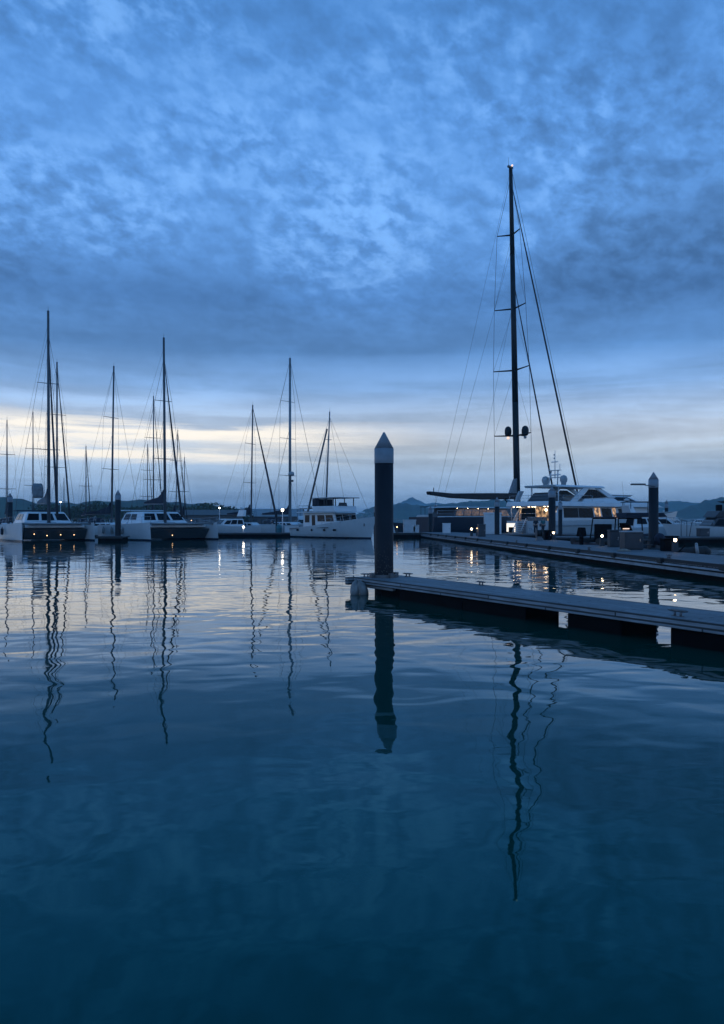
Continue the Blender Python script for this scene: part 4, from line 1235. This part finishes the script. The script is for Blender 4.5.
# ------------------------------------------------------------------ large sailing yacht
YM = 118.0; ad = R(42)
sy = thing('sailing_yacht', 'huge dark sailing yacht with the tallest black mast, long boom and twin radomes', 'sailing yacht', (W(517.5, YM), YM, 0), ad)
make_hull(sy, 39, 7.6, 2.5, 3.0, M['hull_dark'], x0=-21, rake=2.2, stern=.62, fine=2.0, mid=.42, deckm='teak')
MB().tube((-20.5, -2.5, 2.52), (-4, -3.75, 2.56), .07, .07, 6).build('cove_rail', 'white', sy)
dims = (-17.0, -4.5, 2.1, 2.5, -16.2, -5.2, 1.95, 3.75)
dh = MB().frustum(*dims).build('deckhouse', 'mastdark', sy, .06)
for k in range(7):
    MB().panel(quad_side(*dims, -1), .03 + k * .138, .15 + k * .138, .16, .84, .03).build('lit_window', 'litdim', dh)
MB().frustum(-17.8, -4.0, 2.4, 3.76, -17.2, -4.6, 2.2, 3.94).build('deckhouse_roof', 'offwhite', sy, .08)
for k in range(5): MB().ball((-16.5 + k * 2.2, -2.35, 3.68), .04).build('roof_downlight', 'downlight', dh)
mb_, mtop = Vector((0, 0, 2.6)), Vector((-1.55, .1, ZZ(171, YM)))
ms = MB().tube(mb_, mb_.lerp(mtop, .33), .50, .46, 14)
ms.tube(mb_.lerp(mtop, .33), mb_.lerp(mtop, .75), .46, .36, 14); ms.tube(mb_.lerp(mtop, .75), mtop, .36, .27, 14)
mast = ms.build('mast', 'carbon', sy)
head = MB(); head.box(mtop + Vector((-.1, 0, .1)), (1.1, .3, .25)); head.tube(mtop + Vector((-.5, 0, .2)), mtop + Vector((-.5, 0, 1.5)), .03, .015, 5)
hd_ = head.build('masthead', 'mastdark', mast)
MB().ball(mtop + Vector((.1, -.2, .36)), .16).build('masthead_lamp', 'lamps', hd_)
H = mtop.z - mb_.z
tips = {-1: [], 1: []}
for py, sw in ((436, 3.4), (371, 3.3), (310, 2.9), (237, 2.1)):
    z = ZZ(py, YM); p = mb_.lerp(mtop, (z - mb_.z) / H)
    for s in (-1, 1):
        e = p + Vector((-.9, s * sw, .15))
        MB().tube(p, e, .14, .08, 8).build('spreader', 'carbon', mast)
        tips[s].append(e)
for s in (-1, 1):
    MB().path([Vector((-.9, s * 3.5, 2.6))] + tips[s] + [mtop - Vector((0, 0, 1.5))], .03, 5).build('shroud', 'wire', sy)
    base = [Vector((-.7, s * 3.3, 2.6))] + tips[s]
    for k in range(4):
        z2 = mb_.lerp(mtop, (tips[s][min(k, 3)].z - mb_.z) / H)
        if k: bt('diagonal_stay', tips[s][k - 1], z2, .016, 'wire', sy, n=4)
    # backstays and running stays
    if s < 0: bt('backstay', Vector((-20.6, s * 1.7, 2.6)), mtop - Vector((.2, 0, .8)), .016, 'wire', sy, n=5)
for s, r in ((-1, .52), (1, .54)):
    z = ZZ(434, YM); p = mb_.lerp(mtop, (z - mb_.z) / H)
    c = p + Vector((.75 if s > 0 else -.4, s * 1.15 * (-1), 0))
    br_ = MB().tube(p + Vector((0, 0, -.1)), c + Vector((0, 0, -.35)), .12, .10, 8).build('radome_bracket', 'carbon', mast)
    MB().lathe(c, [(.2, -.35), (r * .8, -.2), (r, .1), (r, .6), (r * .8, .95), (r * .4, 1.15), (.02, 1.2)], 18).build('radome', 'carbon', br_)
    MB().lathe(c, [(.12, -.75), (.22, -.7), (.22, -.4)], 10).build('floodlight', 'lamps' if s < 0 else 'grey', br_)
# boom with its furled main
gz = ZZ(497, YM); ez = ZZ(493, 105)
bp_ = [(-.3, gz + .55), (-.3, gz - .35), (-8, gz - .55), (-15, gz - .45), (-19.6, ez - .22), (-19.7, ez + .22), (-15, gz + .2), (-6, gz + .45)]
bm = MB().side(bp_, -.42, .42).build('boom', 'carbon', sy, .12)
MB().tube((-18.6, 0, ez + .2), (-18.6, 0, ez + .75), .06).build('boom_block', 'carbon', bm)
MB().side([(-.55, gz + .5), (-.45, gz + 2.9), (-.8, gz + 2.6), (-1.9, gz + .55)], -.3, .3).build('furled_mainsail', 'greycanvas', bm, .05)
MB().tube((-3.2, 0, gz - .35), (-.4, 0, 3.2), .09).build('boom_vang', 'carbon', bm)
for xb, k in ((-16.6, .78), (-10.4, .62)):
    bt('lazy_jack', (xb, -.3, gz + .35), mb_.lerp(mtop, k), .016, 'wire', sy, n=4)
bow = Vector((17.6, 0, 3.1))
for (e, k, r, nm) in ((bow, .965, .14, 'furled_jib'), (Vector((10.6, 0, 2.9)), .69, .12, 'furled_staysail')):
    tp = mb_.lerp(mtop, k)
    b = MB(); b.tube(e, e.lerp(tp, .08), .05, r * 1.2, 8); b.tube(e.lerp(tp, .08), e.lerp(tp, .75), r * 1.2, r * .8, 8); b.tube(e.lerp(tp, .75), tp, r * .8, .04, 8)
    b.build(nm, 'sailcloth', sy)
bt('forestay', bow + Vector((.8, 0, 0)), mtop + Vector((.2, 0, 0)), .03, 'wire', sy, n=5)
rail(sy, [(-20.3, -2.2, 2.55), (-16, -2.9, 2.55), (-11, -3.5, 2.56), (-6, -3.7, 2.6)], .8, .02)
MB().frustum(-2.6, -1.0, .9, 2.55, -2.3, -1.2, .7, 4.0).build('mast_pulpit', 'greycanvas', sy, .05)

# ------------------------------------------------------------------ far sheds
def shed(label, px0, px1, Y, eavey, topy, depth, roofm):
    x0, x1 = W(px0, Y), W(px1, Y); ze, zt = ZZ(eavey, Y), ZZ(topy, Y)
    t = thing('waterfront_shed', label, 'shed', ((x0 + x1) / 2, Y, 0), 0)
    wd = (x1 - x0) / 2
    MB().box((0, depth / 2, ze / 2 + .4), (wd * 2, depth, ze - .8)).build('wall', 'shedwall', t)
    r = MB()
    r.add([(-wd - .6, -.8, ze), (wd + .6, -.8, ze), (wd + .6, depth / 2, zt), (-wd - .6, depth / 2, zt), (wd + .6, depth + .8, ze), (-wd - .6, depth + .8, ze)],
          [(0, 1, 2, 3), (3, 2, 4, 5), (0, 3, 5), (1, 4, 2), (0, 5, 4, 1)])
    r.build('roof', roofm, t)
    n = max(2, int(wd))
    for k in range(n):
        MB().box((-wd + (k + .5) * 2 * wd / n, -.03, ze * .5), (wd / n * 1.1, .08, ze * .5)).build('door', 'dgrey', t)


shed('long waterfront shed with a pale grey pitched roof behind the middle pontoon', 243, 300, 215, 516.5, 508.5, 14, 'roof')
shed('long low dark roofed shed on the shore behind the right catamaran', 172, 236, 185, 515, 509.5, 10, 'shedwall')

# ------------------------------------------------------------------ people on the finger pontoon
def skin_fig(name, verts, edges, radii, m, parent, levels=2):
    me = bpy.data.meshes.new(name)
    me.from_pydata(verts, edges, [])
    o = bpy.data.objects.new(name, me); col.objects.link(o)
    me.materials.append(M[m])
    o.parent = parent
    s = o.modifiers.new('skin', 'SKIN')
    for i, r in enumerate(radii):
        sv = me.skin_vertices[0].data[i] if me.skin_vertices else None
        if sv: sv.radius = r
    s.use_smooth_shade = True
    sb = o.modifiers.new('subdiv', 'SUBSURF'); sb.levels = levels; sb.render_levels = levels
    return o


def person(label, px, Y, z0, rz, shirt, trousers, bag=False, stride=.1, elbow=.1):
    t = thing('person', label, 'person', (W(px, Y), Y, z0), rz, 'people beside the motor yacht')
    V = []; E = []; RR = []

    def v(p, r, link_to=None):
        V.append(p); RR.append((r, r))
        if link_to is not None: E.append((link_to, len(V) - 1))
        return len(V) - 1
    pel = v((0, 0, .95), .14)
    wa = v((0, 0, 1.12), .125, pel); chs = v((0, -.01, 1.32), .15, wa); nk = v((0, 0, 1.47), .06, chs)
    hd0 = v((0, .02, 1.55), .07, nk); hd1 = v((0, .03, 1.64), .10, hd0); v((0, .02, 1.73), .075, hd1)
    for s in (-1, 1):
        sh = v((s * .19, 0, 1.40), .06, chs); el_ = v((s * .25, -.03, 1.12), .045, sh); wr = v((s * .25, elbow, .90), .032, el_)
        v((s * .245, elbow + .03, .80), .038, wr)
        hp = v((s * .10, 0, .88), .10, pel); kn = v((s * .11, stride * s * .5 + .02, .50), .065, hp); an = v((s * .12, stride * s, .09), .045, kn)
        v((s * .13, stride * s + .14, .035), .038, an)
    body = skin_fig('body', V, E, RR, 'skin', t)
    # clothing, one size larger than the body
    V2 = [(0, 0, .93), (0, 0, 1.12), (0, -.01, 1.32), (0, 0, 1.44)]; E2 = [(0, 1), (1, 2), (2, 3)]; R2 = [(.165, .14), (.16, .135), (.185, .145), (.08, .08)]
    for s in (-1, 1):
        V2 += [(s * .19, 0, 1.40), (s * .24, -.025, 1.16)]; n_ = len(V2)
        E2 += [(2, n_ - 2), (n_ - 2, n_ - 1)]; R2 += [(.085, .085), (.07, .07)]
    skin_fig('shirt', V2, E2, R2, shirt, t)
    V3 = [(0, 0, .96)]; E3 = []; R3 = [(.16, .135)]
    for s in (-1, 1):
        V3 += [(s * .10, 0, .87), (s * .11, stride * s * .5 + .02, .50), (s * .12, stride * s, .13)]; n_ = len(V3)
        E3 += [(0, n_ - 3), (n_ - 3, n_ - 2), (n_ - 2, n_ - 1)]; R3 += [(.125, .125), (.09, .09), (.075, .075)]
    skin_fig('trousers', V3, E3, R3, trousers, t)
    MB().ball((0, -.005, 1.685), .108, 1.05).build('hair', 'hair', t)
    if bag: MB().box((.33, .02, .95), (.12, .3, .32)).build('bag', 'dgrey', t, .04)
    return t


person('standing person in dark clothes, left one of the pair by the yacht stern', 535.8, 83.7, WZ, R(150), 'darkcloth', 'darkcloth', False, .12)
person('standing person in a teal shirt with a bag, right one of the pair', 543, 83.9, WZ, R(200), 'tealcloth', 'darkcloth', True, .18)
t = thing('luggage_bag', 'low grey bag lying on the pontoon left of the two people', 'bag', (W(530.5, 83.8), 83.8, WZ))
MB().box((0, 0, .26), (.62, .4, .5), 0, .75).build('body', 'grey', t, .08); MB().path([(-.15, 0, .5), (-.1, 0, .62), (.1, 0, .62), (.15, 0, .5)], .02).build('handle', 'dgrey', t)
